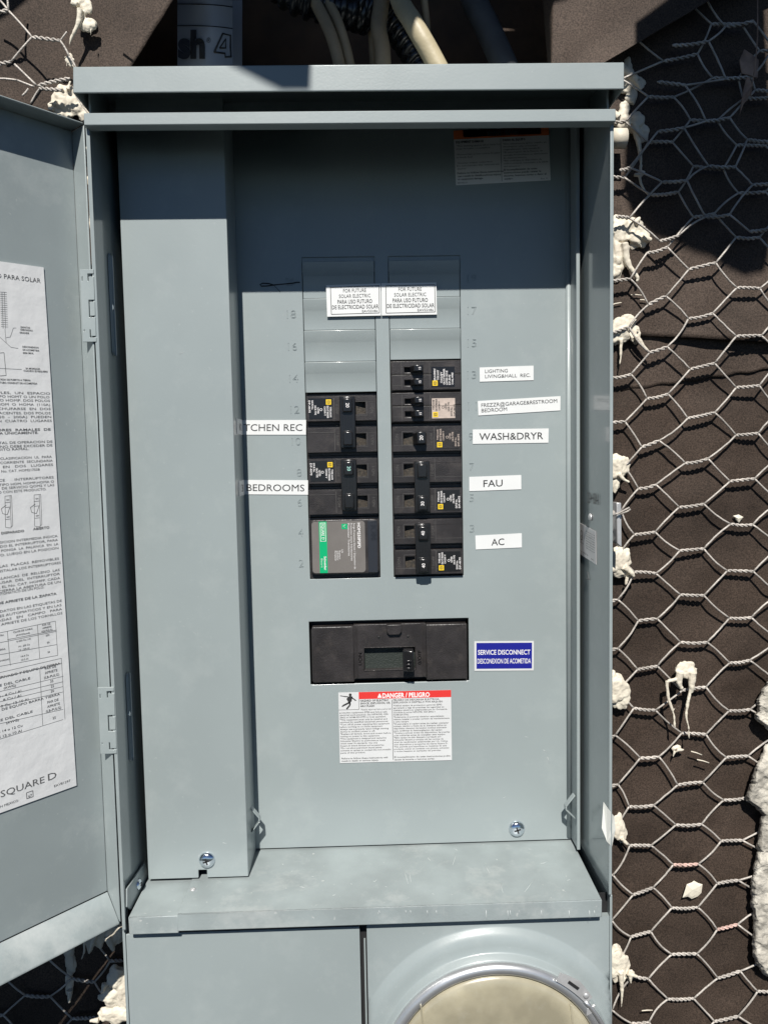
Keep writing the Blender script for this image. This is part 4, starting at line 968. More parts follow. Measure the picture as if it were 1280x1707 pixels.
mb = MB(); put_text(mb, 'HOM', T(7.2, 3.4, 5.15), U, Wt, .0046, .0155, 0, .01, 2, 'l', V((0, .0004, 0))); mb.build('raised_lettering', 'black_gloss', t)
# main breaker
t = thing('main_breaker', 'wide black main breaker with a recessed switch window beside the blue SERVICE DISCONNECT label', 'main breaker', ((mx0 + mx1) / 2, 0, mz0))
mp = lambda x, y, c: at(x, y, -c)
mb = MB(); mb.box((mx0 + .001, .008, mz0 + .0005), (mx1 - .001, .0095, mz1 - .0005)); mb.build('base', 'void', t)
def wx(px): return at(px, 1085, -.003).x
def wz(py, px=650): return at(px, py, -.003).z
mb = MB(); X0, X1, Z1_, Z0_ = mx0 + .0025, mx1 - .0018, wz(1042.5), wz(1138 - 3)
w0, w1, wt, wb = wx(607), wx(692), wz(1080), wz(1117)
c0, c1_ = wx(590), wx(710)
for q0, q1 in ((X0, c0 - .0001), (c1_ + .0001, X1)):
    mb = MB(); mb.box((q0, -.003, Z0_), (q1, .006, Z1_)); mb.build('side_panel', 'black', t, bevel=.0009, seg=3)
mb = MB(); mb.plate([c0, w0, w1, c1_], [wz(1131), wb, wt, wz(1041)], lambda x, z: not (w0 < x < w1 and wb < z < wt), -.0012, .006)
# sloping cheeks and rim
mb.prism([V((c0, -.003, wz(1041))), V((c0 + .0035, -.0012, wz(1045))), V((c0 + .0035, -.0012, wz(1129))), V((c0, -.003, wz(1131)))], V((0, .002, 0)))
mb.prism([V((c1_, -.003, wz(1041))), V((c1_ - .0035, -.0012, wz(1045))), V((c1_ - .0035, -.0012, wz(1129))), V((c1_, -.003, wz(1131)))], V((0, .002, 0)))
for (a, b, cc, d_) in ((w0 - .0006, w0, wb - .0006, wt + .0006), (w1, w1 + .0006, wb - .0006, wt + .0006), (w0, w1, wb - .0006, wb), (w0, w1, wt, wt + .0006)): mb.box((a, -.0019, cc), (b, -.001, d_))
mb.build('centre_plate', 'black', t, bevel=.0003)
mb = MB(); mb.box((w0, .004, wb), (w1, .005, wt)); mb.build('switch_window', mat('dark_green_grey', (.022, .028, .024), .55, bump=.5, bscale=900), t)
mb = MB(); kx0, kx1 = wx(645), wx(670); mb.prism([V((kx0, -.0045, wz(1041))), V((kx1, -.0045, wz(1041))), V((kx1, -.0045, wz(1053))), V((kx1 - .002, -.0045, wz(1058))), V((kx0 + .002, -.0045, wz(1058))), V((kx0, -.0045, wz(1053)))], V((0, .0040, 0)))
mb.build('top_catch', 'black', t, bevel=.0006)
for px in (632, 680.5):
    mb = MB(); mb.lathe(V((wx(px), -.0013, wz(1062.5))), [(.0011, 0), (.0011, .0001), (.00001, .0001)], 16); mb.build('screw_hole', 'void', t)  # flat dark disc painted as the shade in a hole
mb = MB(); hx0, hx1 = wx(673), wx(690)
hz0, hz1 = wz(1116), wz(1082)
mb.prism([V((hx0, .003, hz0)), V((hx0 - .0015, -.013, hz0 + .001)), V((hx1 - .001, -.015, hz0 + .001)), V((hx1, .003, hz0))], V((0, 0, hz1 - hz0)))
mb.build('switch_handle', 'black_gloss', t, bevel=.001, seg=2)
mb = MB(); 
for i in range(3): mb.box((hx0 + .0012, -.0158, hz0 + .003 + i * .003), (hx1 - .003, -.0138, hz0 + .0048 + i * .003))
mb.build('handle_grip', 'black_gloss', t, bevel=.0004)
for s_, px, rot in (('1/ON', 603, 1), ('0/OFF', 702, 1)):
    mb = MB(); put_text(mb, s_, V((wx(px), -.0015, wz(1098))), V((0, 0, 1)), V((-1, 0, 0)), .0028, .0105 if '1' in s_ else .012, 0, 0, 2, 'c', V((0, .0003, 0))); mb.build('raised_lettering', 'black_gloss', t)
# black sheets standing in for the shade deep behind the breaker openings
mb = MB(); 
for a0, a1, c_, d_ in ((xa, xb, zo_b, zl_t), (xc, xd, zo_b, zr_t)): mb.box((a0 - .001, .0085, c_ - .001), (a1 + .001, .010, d_ + .001))
mb.build('breaker_backing', 'void', df)

# ================================================================== METER
mt_ = thing('electric_meter', 'round tan meter cover held by a polished metal ring at the bottom of the cabinet', 'meter', (MC.x, YC, MC.z - .09))
c = V((MC.x, YC, MC.z))
mb = MB(); seg = 96
prof = [(.0868, .0132), (.0872, .0150), (.0862, .0172), (.0840, .0186), (.0815, .0186), (.0795, .0176), (.0788, .0160), (.0786, .012)]
mb.lathe(c, prof, seg); mb.f.pop(); mb.m.pop(); mb.sm.pop()
mb.build('sealing_ring', 'chrome', mt_, recalc=True)
mb = MB(); prof = [(.0786, .0120), (.0784, .0150), (.0770, .0172), (.0745, .0184), (.0700, .0192), (.060, .0202), (.045, .0210), (.03, .0214), (.012, .0217), (.00001, .0218)]
mb.lathe(c, prof, seg); mb.build('cover_disc', 'tan', mt_)
# faint pressed ribs
mb = MB()
for px in (702, 952):
    a = at(px - 2, 1676, YC - .020); b_ = at(px + 6, 1760, YC - .0205); mb.prism([a, a + V((.0012, 0, 0)), b_ + V((.0012, 0, 0)), b_], V((0, .0022, 0)))
mb.build('rib', 'tan', mt_, bevel=.0004)
# ring clasp
mb = MB(); th0, th1 = math.radians(60), math.radians(41)
def arc(r, th, o): return c + V((r * math.cos(th), -o, r * math.sin(th)))
vs = []; n = 8
for i in range(n + 1):
    q = th0 + (th1 - th0) * i / n
    vs += [arc(.0862, q, .0195), arc(.0952 - .0025 * abs(i - 4) / 4, q, .0185)]
mb.add(vs, [(2 * i, 2 * i + 1, 2 * i + 3, 2 * i + 2) for i in range(n)])
o = mb.build('clasp', 'galv', mt_, solid=.0012)
mb = MB(); vs = [arc(r, q, .0203) for q in (math.radians(55), math.radians(49)) for r in (.0896, .0918)]
mb.add([vs[0], vs[1], vs[3], vs[2]], [(0, 1, 2, 3)]); mb.build('clasp_slot', 'void', mt_, solid=.0002)  # flat dark patch painted as the shade inside the slot
p = arc(.0905, math.radians(44), .0200); screw(p, .0022, (0, -1, 0), mt_, mt='galv', slot=False)
mb = MB(); mb.tube([arc(.0868, math.radians(42 - i * 3), .0190) for i in range(12)], .0016, 8); mb.build('clasp_wire', 'chrome', mt_)
mb = MB(); a = arc(.0845, math.radians(38), .019); b_ = arc(.0905, math.radians(37), .0188)
mb.prism([a, b_, b_ - V((.001, 0, .006)), a - V((.001, 0, .006))], V((0, .002, 0))); mb.build('clasp_end', 'galv', mt_, bevel=.0004)

# ================================================================== OPENING ABOVE THE HOOD
def pathpx(l): return [at(x, y, Y) for x, y, Y in l]
def smooth(pts, n=8):
    out = []
    P_ = [pts[0]] + list(pts) + [pts[-1]]
    for i in range(1, len(P_) - 2):
        for j in range(n):
            t_ = j / n; a, b, c_, d = P_[i - 1], P_[i], P_[i + 1], P_[i + 2]
            out.append(.5 * ((2 * b) + (c_ - a) * t_ + (2 * a - 5 * b + 4 * c_ - d) * t_ ** 2 + (3 * b - a - 3 * c_ + d) * t_ ** 3))
    out.append(P_[-2]); return out
def cable(l, r, mt, lab):
    mb = MB(); mb.tube(smooth(pathpx(l)), r, 14); tag(mb.build('cable', mt), lab, 'cable')
cable([(650, -60, .02), (666, 0, -.005), (687, 36, -.025), (702, 62, -.03), (718, 90, -.03), (742, 135, -.03)], .0074, 'cable', 'pale cable whose end is sunlit above the grey hood')
cable([(640, -60, .02), (636, 0, .01), (631, 45, 0), (637, 80, 0), (640, 140, 0)], .0064, 'cable_dull', 'thick beige cable in shade, left of the sunlit cable')
cable([(505, -50, .02), (524, 0, .01), (545, 42, 0), (560, 84, 0), (572, 140, 0)], .0048, 'cable_dull', 'beige cable in shade, left one of the close pair')
cable([(532, -50, .02), (546, 0, .012), (563, 36, .004), (578, 84, .004), (590, 140, .004)], .0040, 'cable_dull', 'beige cable in shade, right one of the close pair')
cable([(704, -60, .03), (707, 0, .03), (712, 50, .03), (716, 140, .03)], .0030, 'cable_dull', 'thin dull cable behind the sunlit cable')
cable([(620, -60, .04), (618, 0, .04), (620, 60, .04), (624, 140, .04)], .0032, 'cable_dull', 'thin dull cable behind the thick beige cable')
mb = MB(); mb.tube(smooth(pathpx([(770, -60, .05), (790, 0, .04), (810, 42, .03), (840, 108, .02), (855, 150, .02)])), .0105, 18)
tag(mb.build('conduit', 'pipe'), 'smooth grey conduit in the shaded opening above the hood', 'conduit')
def corr(l, r, lab):
    pts = smooth(pathpx(l), 40); mb = MB(); d = 0; P2 = []; R2 = []
    for i, p in enumerate(pts):
        if i: d += (p - pts[i - 1]).length
        P2.append(p); R2.append(r + .0016 * (1 if math.sin(d / .0085 * 2 * PI) > -.1 else -1) * min(1, abs(math.sin(d / .0085 * 2 * PI)) * 2.2))
    mb.tube(P2, R2, 20); tag(mb.build('corrugated_conduit', 'corr'), lab, 'conduit')
corr([(430, -60, .02), (490, -5, .015), (560, 15, .02), (610, 30, .035)], .0115, 'black corrugated conduit crossing behind the pair of beige cables')
corr([(590, 5, .03), (640, 25, .025), (675, 60, .02), (705, 110, .015), (715, 150, .015)], .0120, 'black corrugated conduit behind the sunlit cable')
# printed sack
sk_ = thing('printed_sack', 'white printed plaster sack tucked in the dark opening above the hood', 'sack', at(340, 140, .0))
def sackp(u, v):
    x = 296 + 92 * u; y = -60 + 200 * v
    b = math.sin(u * PI)
    return at(x, y, .035 - .016 * b + .002 * noise.noise(V((u * 3, v * 5, 2))))
mb = MB(); mb.grid(sackp, 24, 40)
mb.grid(lambda u, v: sackp(u, v) + V((0, .05, 0)), 2, 2)
mb.build('sack_body', 'sack', sk_, recalc=False)
mb = MB()
def curvetext(mb, s_, x0, x1, ybase, capx, mi, bold, off, res=6):
    vs, fs = glyphs(s_, bold, res); a = min(v[0] for v in vs); b = max(v[0] for v in vs)
    kx = (x1 - x0) / (b - a); ky = capx / CAP
    pts = []
    for X, Y_ in vs:
        u = (x0 + (X - a) * kx - 296) / 92; v = (ybase - Y_ * ky + 60) / 200; pts.append(sackp(u, v) + V((0, -off, 0)))
    mb.add(pts, fs, mi)
curvetext(mb, 'sh', 298, 343, 97, 42, 0, .05, .0018)
curvetext(mb, '\u00ae', 345, 352, 72, 8, 0, 0, .0008)
def curvepoly(pts, wd):
    P_ = [sackp((x - 296) / 92, (y + 60) / 200) + V((0, -.001, 0)) for x, y in pts]; mb.tube(P_, wd, 5, 0)
curvepoly([(358, 88), (372, 57), (385, 60), (385, 80), (386, 95), (376, 96), (376, 90), (358, 88)], .0007)
curvepoly([(367, 81), (377, 66), (377, 81), (367, 81)], .0006)
for y in (7, 43):
    mb.tube([sackp(u / 12, (y + 60 + 5 * (u / 12) ** 3) / 200) + V((0, -.0004, 0)) for u in range(13)], .0004, 5, 0)
mb.build('sack_print', ['ink', 'sack'], sk_, recalc=False)

# ================================================================== WIRE MESH
def dstand(py):
    k = max(0, min(1, (py - 400) / 900)); k2 = max(0, min(1, (620 - py) / 60)); return .0090 * (1 - k) + .0040 * k - .0030 * (1 - k2)
class Net:
    def __init__(s, root, dY=0): s.root = root; s.n = 0; s.dY = dY
    def pt(s, p): return at(p[0], p[1], WY - .0045 - dstand(p[1]) + s.dY + .0022 * noise.noise(V((p[0] * .02, p[1] * .02, s.dY * 1000))))
    def twist(s, a, b, red=False):
        A, B = s.pt(a), s.pt(b); ax = (B - A); L = ax.length; ax.normalize(); u = V((0, -1, 0)); u = (u - ax * u.dot(ax)).normalized(); v = ax.cross(u)
        turns = max(2, round(L / .0062)); n = turns * 7; mb = MB()
        sag = random.uniform(-.0010, .0004)
        for ph in (0, PI):
            pts = []
            for i in range(n + 1):
                t_ = i / n; q = ph + t_ * turns * PI * 1.0 * 1.6; e = min(1, min(t_, 1 - t_) * 8)
                pts.append(A + ax * (L * t_) + (u * math.cos(q) + v * math.sin(q)) * .00082 * (.35 + .65 * e) + V((0, 0, sag * math.sin(t_ * PI))))
            mb.tube(pts, .00078, 6)
        mb.build('wire_twist', 'wire_red' if red else 'wire', s.root)
    def strand(s, a, b, r=.00080, red=False):
        A, B = s.pt(a), s.pt(b); n = 7; mb = MB(); L = (B - A).length
        off = V((random.uniform(-1, 1), random.uniform(-.6, .6), random.uniform(-1, 1))) * L * .055
        pts = [A.lerp(B, i / n) + off * math.sin(i / n * PI) + V((noise.noise(V((a[0], i, a[1]))), 0, noise.noise(V((a[1], i, 5))))) * .0003 * (0 < i < n) for i in range(n + 1)]
        mb.tube(pts, r, 6); mb.build('wire_strand', 'wire_red' if red else 'wire', s.root)
Zc = [((1000, 130), (1035, 132)), ((1010, 205), (1042, 203)), ((1000, 52), (1050, 54)), ((1017, 630), (1051, 624)), ((1012, 704), (1041, 703)), ((1000, 1002), (1029, 999.4)), ((1000, 1085), (1029.5, 1081)), ((1000, 1232), (1025, 1225.8)), ((1000, 1312), (1029.5, 1307.4)), ((1000, 1459), (1021, 1458.8)), ((1000, 1536), (1019, 1534)),
      ((1000, 560), (1048, 545)), ((1000, 470), (1050, 465)), ((1000, 290), (1040, 296)), ((1000, 780), (1040, 778)), ((1000, 850), (1035, 851)), ((1000, 930), (1032, 925)), ((1000, 1155), (1030, 1150)), ((1000, 1385), (1026, 1380)), ((1000, 1610), (1022, 1612)), ((1000, 1690), (1020, 1684))]
Ac = [((1077.7, 421.9), (1111.6, 412)), ((1079.9, 508.3), (1109.4, 494)), ((1082, 588), (1111.6, 578.3)), ((1077.7, 664.7), (1112.7, 657)), ((1069, 745.6), (1097.9, 734.5)), ((1063.4, 814.6), (1092.4, 808)), ((1056.8, 891.4), (1091.3, 887)),
      ((1056.8, 953.7), (1092.4, 956)), ((1063.4, 1035), (1094.6, 1031.6)), ((1062.3, 1116), (1095.2, 1110.5)), ((1055.8, 1180.5), (1091.9, 1183.8)), ((1066.7, 1263.6), (1097.4, 1261.4)), ((1048, 1344.5), (1088.6, 1342.4)), ((1049.2, 1409.5), (1084.2, 1409.5)),
      ((1054.7, 1491.6), (1087.5, 1479.5)), ((1051.4, 1561.6), (1084.2, 1552.8)), ((1055.8, 1627.2), (1079.9, 1631.6)), ((1052.5, 1706), (1081, 1703.8)), ((1085, 325), (1130, 320)), ((1080, 237), (1120, 237)), ((1080, 161), (1122, 162)), ((1105, 102), (1162, 90)), ((1100, 10), (1150, 6)), ((1050, 1780), (1082, 1778))]
Bc = [((1147.7, 449.2), (1192.5, 438.3)), ((1146.6, 531.3), (1187, 522.5)), ((1149.9, 615.5), (1190.3, 605.6)), ((1145.5, 697.5), (1190.3, 687.7)), ((1141.3, 772.3), (1179.2, 764.5)), ((1131.3, 845.8), (1172.5, 840.2)), ((1132.4, 918), (1172.5, 914.8)),
      ((1133.5, 991.6), (1172.5, 992.7)), ((1133.5, 1070.6), (1178, 1070.6)), ((1136.7, 1151), (1176, 1145.5)), ((1135.6, 1222), (1176, 1224.2)), ((1129, 1308.5), (1170.6, 1304)), ((1125.8, 1375), (1168.5, 1374)), ((1121.4, 1441.3), (1163, 1440.2)), ((1119.2, 1513.4), (1161.9, 1512.4)),
      ((1119.2, 1591), (1160.8, 1590)), ((1112.7, 1665.5), (1155.3, 1664.4)), ((1112, 1742), (1155, 1740)), ((1155, 362), (1190, 356)), ((1155, 277), (1205, 281)), ((1150, 200), (1195, 201)), ((1187, 130), (1230, 131)), ((1185, 40), (1235, 40)), ((1180, -40), (1230, -40))]
Cc = [((1227.5, 479.9), (1265.8, 481)), ((1226.4, 560.8), (1268, 559.7)), ((1226.4, 646.1), (1264.7, 642.8)), ((1225.9, 725.6), (1262.6, 722.3)), ((1215.9, 802.4), (1257, 798)), ((1217, 873.6), (1253.7, 874.7)), ((1211.4, 951.5), (1254.8, 952.6)), ((1214.8, 1030.5), (1251.5, 1029.4)),
      ((1215.5, 1105), (1248.3, 1100.6)), ((1214.4, 1184.9), (1249.4, 1182.7)), ((1210, 1262.5), (1246, 1260.3)), ((1205.6, 1333.6), (1242.8, 1330.3)), ((1201.3, 1401.9), (1236.3, 1400.8)), ((1194.7, 1473), (1229.7, 1467.5)), ((1194.7, 1549.5), (1228.6, 1540.8)), ((1195.8, 1630.5), (1233, 1618.5)), ((1190.3, 1702.7), (1229.7, 1694)), ((1188, 1775), (1228, 1770)),
      ((1226, 395.6), (1265, 395.6)), ((1230, 322), (1275, 320)), ((1227, 242), (1275, 243)), ((1238, 165), (1290, 163)), ((1265, 85), (1310, 84))]
Dc = [((1300, y), (1340, y)) for y in (520, 602, 684, 762, 838, 912, 990, 1066, 1143, 1222, 1297, 1366, 1437, 1507, 1585)] + [((1262, 1652.4), (1300, 1653)), ((1300, 1735), (1330, 1735)), ((1305, 438), (1345, 438)), ((1305, 358), (1345, 358)), ((1312, 280), (1350, 280)), ((1312, 204), (1350, 204)), ((1330, 125), (1360, 125))]
def weave(net, cols, reds=(), skip=()):
    cols = [sorted(c_, key=lambda t_: t_[0][1]) for c_ in cols]
    for ci, c_ in enumerate(cols):
        for j, (a, b) in enumerate(c_): net.twist(a, b, (ci, round(a[1])) in reds)
        if ci + 1 < len(cols):
            nx_ = cols[ci + 1]
            for a, b in c_:
                up = [t_ for t_ in nx_ if t_[0][1] < b[1]]; dn_ = [t_ for t_ in nx_ if t_[0][1] >= b[1]]
                if up and b[1] - up[-1][0][1] < 75: net.strand(b, up[-1][0])
                if dn_ and dn_[0][0][1] - b[1] < 75: net.strand(b, dn_[0][0])
nr = thing('wire_mesh', 'hexagonal galvanised wire lath stretched over the paper right of the cabinet', 'wire mesh', at(1100, 1700, WY - .01))
weave(Net(nr), [Zc, Ac, Bc, Cc, Dc], reds={(2, 1441), (3, 1550)})
# overlapping second layer at the top right
n2 = thing('wire_mesh', 'second layer of wire lath overlapping in the shade at the top right', 'wire mesh', at(1150, 430, WY - .012))
sh = lambda L, dx, dy, lo=430: [((a[0] + dx + random.uniform(-4, 4), a[1] + dy + random.uniform(-5, 5)), (b[0] + dx + random.uniform(-4, 4), b[1] + dy + random.uniform(-5, 5))) for a, b in L if a[1] < lo]
weave(Net(n2, -.003), [sh([((1030, 280), (1045, 282)), ((1030, 365), (1048, 362))], 0, 0), sh(Ac, 18, -22), sh(Bc, 22, 0, 370), sh(Cc, 20, -12, 400)])
# left pieces
n3 = thing('wire_mesh', 'bent and cut wire lath above the open door at the top left', 'wire mesh', at(60, 200, -.05))
N3 = Net(n3, -.022)
N3.twist((-20, 24), (15, 18)); N3.strand((15, 18), (54, 62)); N3.strand((15, 18), (19, -40)); N3.twist((54, 62), (101, 68)); N3.strand((54, 62), (19, 103)); N3.twist((-20, 110), (19, 103))
N3.strand((101, 68), (116, 94)); N3.strand((116, 94), (128, 115)); N3.strand((101, 68), (112, 53), .0006); N3.strand((25, 107), (62, 143)); N3.strand((-20, 134), (30, 134)); N3.strand((30, 134), (58, 145))
N3.twist((64, 143), (117, 131)); N3.twist((66, 147), (104, 150)); N3.strand((68, 146), (52, 172)); N3.strand((48, 148), (38, 160)); N3.strand((15, 18), (-25, -20))
N3.strand((128, 160), (160, 200), .0004); N3.strand((124, 155), (152, 195), .0004)
n5 = thing('wire_mesh', 'loose wire lath hanging in front of the torn paper left of the opening', 'wire mesh', at(200, 60, -.06))
N5 = Net(n5, -.045)
for a, b in (((165, -60), (205, -15)), ((290, -60), (255, -22)), ((300, -40), (262, -12))): N5.strand(a, b)
N5.twist((205, -15), (255, -22))
n4 = thing('wire_mesh', 'shaded wire lath beneath the open door at the bottom left', 'wire mesh', at(80, 1700, -.03))
N4 = Net(n4)
for a, b in (((39, 1590.5), (76, 1594.5)), ((120, 1631), (158, 1637)), ((43, 1659), (84, 1661)), ((-30, 1627), (5, 1626)), ((-30, 1692), (6, 1692)), ((121, 1698), (164, 1696)), ((184, 1602), (207, 1601)), ((104, 1559), (145, 1559)), ((184, 1672), (210, 1672)), ((38, 1735), (80, 1735)), ((20, 1520), (60, 1520))): N4.twist(a, b)
for a, b in (((39, 1590.5), (5, 1626)), ((76, 1594.5), (120, 1631)), ((76, 1594.5), (104, 1559)), ((5, 1626), (43, 1659)), ((84, 1661), (120, 1631)), ((43, 1659), (6, 1692)), ((84, 1661), (121, 1698)), ((158, 1637), (184, 1602)), ((158, 1637), (184, 1672)), ((164, 1696), (184, 1672)),
             ((6, 1692), (38, 1735)), ((121, 1698), (80, 1735)), ((145, 1559), (184, 1602)), ((60, 1520), (104, 1559)), ((20, 1520), (-10, 1560)), ((-10, 1560), (39, 1590))): N4.strand(a, b)

# ================================================================== PLASTER SPLATS
CRUMB = bpy.data.textures.new('crumb', 'CLOUDS'); CRUMB.noise_scale = .0042; CRUMB.noise_depth = 3
def blob(mb, c, rx, ry, rz, seed, amp=.35, sub=4):
    bm = bmesh.new(); bmesh.ops.create_icosphere(bm, subdivisions=sub, radius=1)
    vs = []
    for v in bm.verts:
        d = v.co.normalized(); n_ = noise.noise(d * 1.5 + V((seed, seed * 2.1, 0))) * amp + .10 * noise.noise(d * 3.5 + V((seed, 0, 0)))
        rg = .12 * (1 - min(1, 4 * abs(noise.noise(d * 1.7 + V((0, seed, 3))))))
        q = d * (1 + n_ - rg); vs.append(V(c) + V((q.x * rx, q.y * ry, q.z * rz)))
    bm.verts.index_update(); fs = [tuple(v.index for v in f.verts) for f in bm.faces]; bm.free()
    mb.add(vs, fs, 0, True)
PXM = 1 / 2090.
def splat(parts, drips, lab, Y=WY - .006, mt='foam', name='plaster_splat', seed=None, cat='plaster'):
    mb = MB()
    for i, (x, y, rx, rz) in enumerate(parts):
        blob(mb, at(x, y, Y), rx * PXM * 1.1, min(rx, rz) * PXM * .6, rz * PXM * 1.1, (seed or x) * .37 + i * 3.1)
    for l in drips:
        (pts, r0, r1) = l
        P_ = smooth([at(x, y, Y - .004) for x, y in pts], 5); n = len(P_)
        mb.tube(P_, [(r0 + (r1 - r0) * i / (n - 1)) * PXM * (1 + .25 * noise.noise(V((i * .7, x0, 1)))) for i in range(n)], 8)
    o = mb.build(name, mt, recalc=False)
    q = o.modifiers.new('merge', 'REMESH'); q.mode = 'VOXEL'; q.voxel_size = .00055; q.use_smooth_shade = True
    q = o.modifiers.new('soften', 'SMOOTH'); q.factor = .5; q.iterations = 5
    q = o.modifiers.new('crumble', 'DISPLACE'); q.texture = CRUMB; q.strength = .0011; q.mid_level = .5; q.texture_coords = 'LOCAL'
    return tag(o, lab, cat)
G = 'plaster'
splat([(1033, 385, 16, 22), (1062, 392, 16, 20), (1030, 425, 15, 26), (1024, 452, 14, 15), (1054, 377, 13, 13)], [([(1040, 405), (1046, 440), (1062, 462), (1060, 470)], 7, 1.5), ([(1058, 372), (1066, 362)], 6, 2), ([(1048, 410), (1044, 432), (1050, 436)], 2.5, 1), ([(1070, 395), (1085, 400)], 6, 3)],
      'large cream plaster splat clinging to the right edge at two fifths height')
splat([(1030, 553, 22, 19), (1046, 537, 13, 11), (1058, 558, 9, 14), (1018, 560, 14, 14)], [([(1035, 565), (1034, 595), (1032, 608)], 3, .8), ([(1060, 560), (1070, 575), (1082, 588)], 5, 2), ([(1062, 550), (1066, 547)], 2, .8)], 'cream plaster splat right of the cabinet beneath the largest splat')
splat([(1024, 780, 18, 22), (1036, 775, 12, 15), (1024, 805, 8, 14)], [([(1030, 790), (1038, 798), (1048, 804)], 4, 2)], 'cream plaster splat right of the cabinet just above the metal bracket')
splat([(1024, 935, 20, 22), (1038, 930, 13, 18), (1046, 955, 9, 9), (1030, 950, 14, 12)], [([(1040, 945), (1052, 955), (1056, 962)], 6, 2.5), ([(1045, 962), (1042, 976)], 4, 1)], 'cream plaster splat with a drooping tongue just under the metal bracket')
splat([(1024, 1150, 20, 26), (1034, 1160, 13, 20), (1018, 1130, 9, 12)], [([(1018, 1180), (1016, 1200), (1020, 1216)], 2, .6)], 'smooth cream plaster splat right of the cabinet beside the drip covered nail')
splat([(1028, 1378, 13, 22), (1036, 1390, 8, 14)], [([(1036, 1398), (1046, 1408)], 4, 2)], 'small cream plaster splat behind the loose paper scrap')
splat([(1024, 1605, 16, 30), (1036, 1610, 12, 24), (1050, 1625, 7, 9)], [([(1034, 1620), (1036, 1655), (1035, 1680)], 5, .6), ([(1050, 1625), (1051, 1640)], 4, 1), ([(1046, 1622), (1062, 1628)], 5, 2.5), ([(1042, 1630), (1036, 1640)], 2, 1)], 'lowest cream plaster splat with hanging spikes right of the cabinet')
splat([(1143, 1117, 17, 14)], [([(1133, 1120), (1131, 1138), (1136, 1148)], 7, 3), ([(1154, 1120), (1152, 1145), (1151, 1155)], 7, 3), ([(1130, 1132), (1113, 1135)], 4, 3), ([(1111, 1135), (1114, 1165), (1122, 1190), (1124, 1212)], 3, 1.6), ([(1150, 1150), (1143, 1190), (1147, 1212), (1148, 1232)], 3, 1), ([(1122, 1185), (1126, 1178), (1132, 1177)], 1, .5)],
      'plaster covered nail head with long thin drips over the mesh', Y=WY - .010)
splat([(1127, 1248, 8, 6)], [([(1127, 1250), (1136, 1250), (1140, 1249)], 4, 1), ([(1124, 1252), (1121, 1262)], 3, .8)], 'tiny plaster chip on the paper under the drip covered nail', Y=WY - .001)
mb = MB()
def patch(pts, lab, Y=WY - .0022, seed=1.0):
    mb = MB(); c0 = at(sum(p[0] for p in pts) / len(pts), sum(p[1] for p in pts) / len(pts), Y - .0016); ring_ = [at(x, y, Y) for x, y in pts]; n = len(ring_)
    mid = [c0.lerp(p, .72) + V((0, -.0001, 0)) + V((0, -.0004, 0)) * random.random() for p in ring_]
    mb.add([c0] + mid + ring_, [(0, 1 + i, 1 + (i + 1) % n) for i in range(n)] + [(1 + i, 1 + n + i, 1 + n + (i + 1) % n, 1 + (i + 1) % n) for i in range(n)])
    return tag(mb.build('plaster_splat', 'foam', solid=.0005, recalc=False), lab, 'plaster')
patch([(1137, 1496), (1141, 1484), (1144, 1474), (1152, 1471), (1156, 1468), (1163, 1472), (1170, 1474), (1168, 1488), (1162, 1494), (1152, 1498), (1146, 1494)], 'flat square plaster smear on the paper at the lower right', Y=WY - .0035)
patch([(1221, 860), (1230, 858), (1238, 862), (1233, 868), (1230, 872), (1226, 866)], 'tiny cream plaster fleck inside a mesh cell at mid height', Y=WY - .0035)
splat([(1043, 138, 12, 16), (1052, 160, 9, 14), (1066, 140, 8, 10), (1046, 120, 8, 18)], [([(1030, 110), (1050, 125), (1062, 135)], 8, 6), ([(1062, 138), (1068, 150)], 6, 2)], 'shaded plaster splat beside the right end of the hood', mt='foam')
splat([(1036, 200, 14, 14), (1058, 205, 14, 16), (1070, 222, 9, 14), (1040, 182, 8, 12)], [([(1055, 205), (1064, 240), (1068, 275)], 7, 1.6), ([(1068, 275), (1066, 300), (1074, 318), (1082, 328)], 3, 1), ([(1056, 292), (1068, 290), (1070, 285)], 3, 5), ([(1030, 196), (1018, 185)], 7, 4)], 'shaded plaster splat with a long curved drip at the upper right of the cabinet')
mb = MB(); p0_ = at(1018, 231, WY - .02); mb.tube([p0_, p0_ + V((.011, 0, 0))], .0072, 20); tag(mb.build('pipe_stub', 'foam'), 'short cream pipe stub poking out behind the cabinet at the upper right', 'pipe')
# torn paper rags
mb = MB()
for pts in ([(1240, 82), (1252, 90), (1264, 100), (1262, 130), (1248, 125), (1236, 122), (1232, 100)], [(1245, 125), (1254, 140), (1252, 155), (1238, 175), (1233, 190), (1236, 165), (1240, 145)]):
    mb.prism([at(x, y, WY - .02 + .004 * random.random()) for x, y in pts], V((0, .001, 0)))
mb.tube(pathpx([(1262, 0, WY - .02), (1262, 60, WY - .022), (1258, 110, WY - .023), (1250, 160, WY - .022)]), .0005, 5)
tag(mb.build('paper_rag', 'rag', recalc=False), 'torn brown paper rag caught in the mesh at the top right', 'paper scrap')
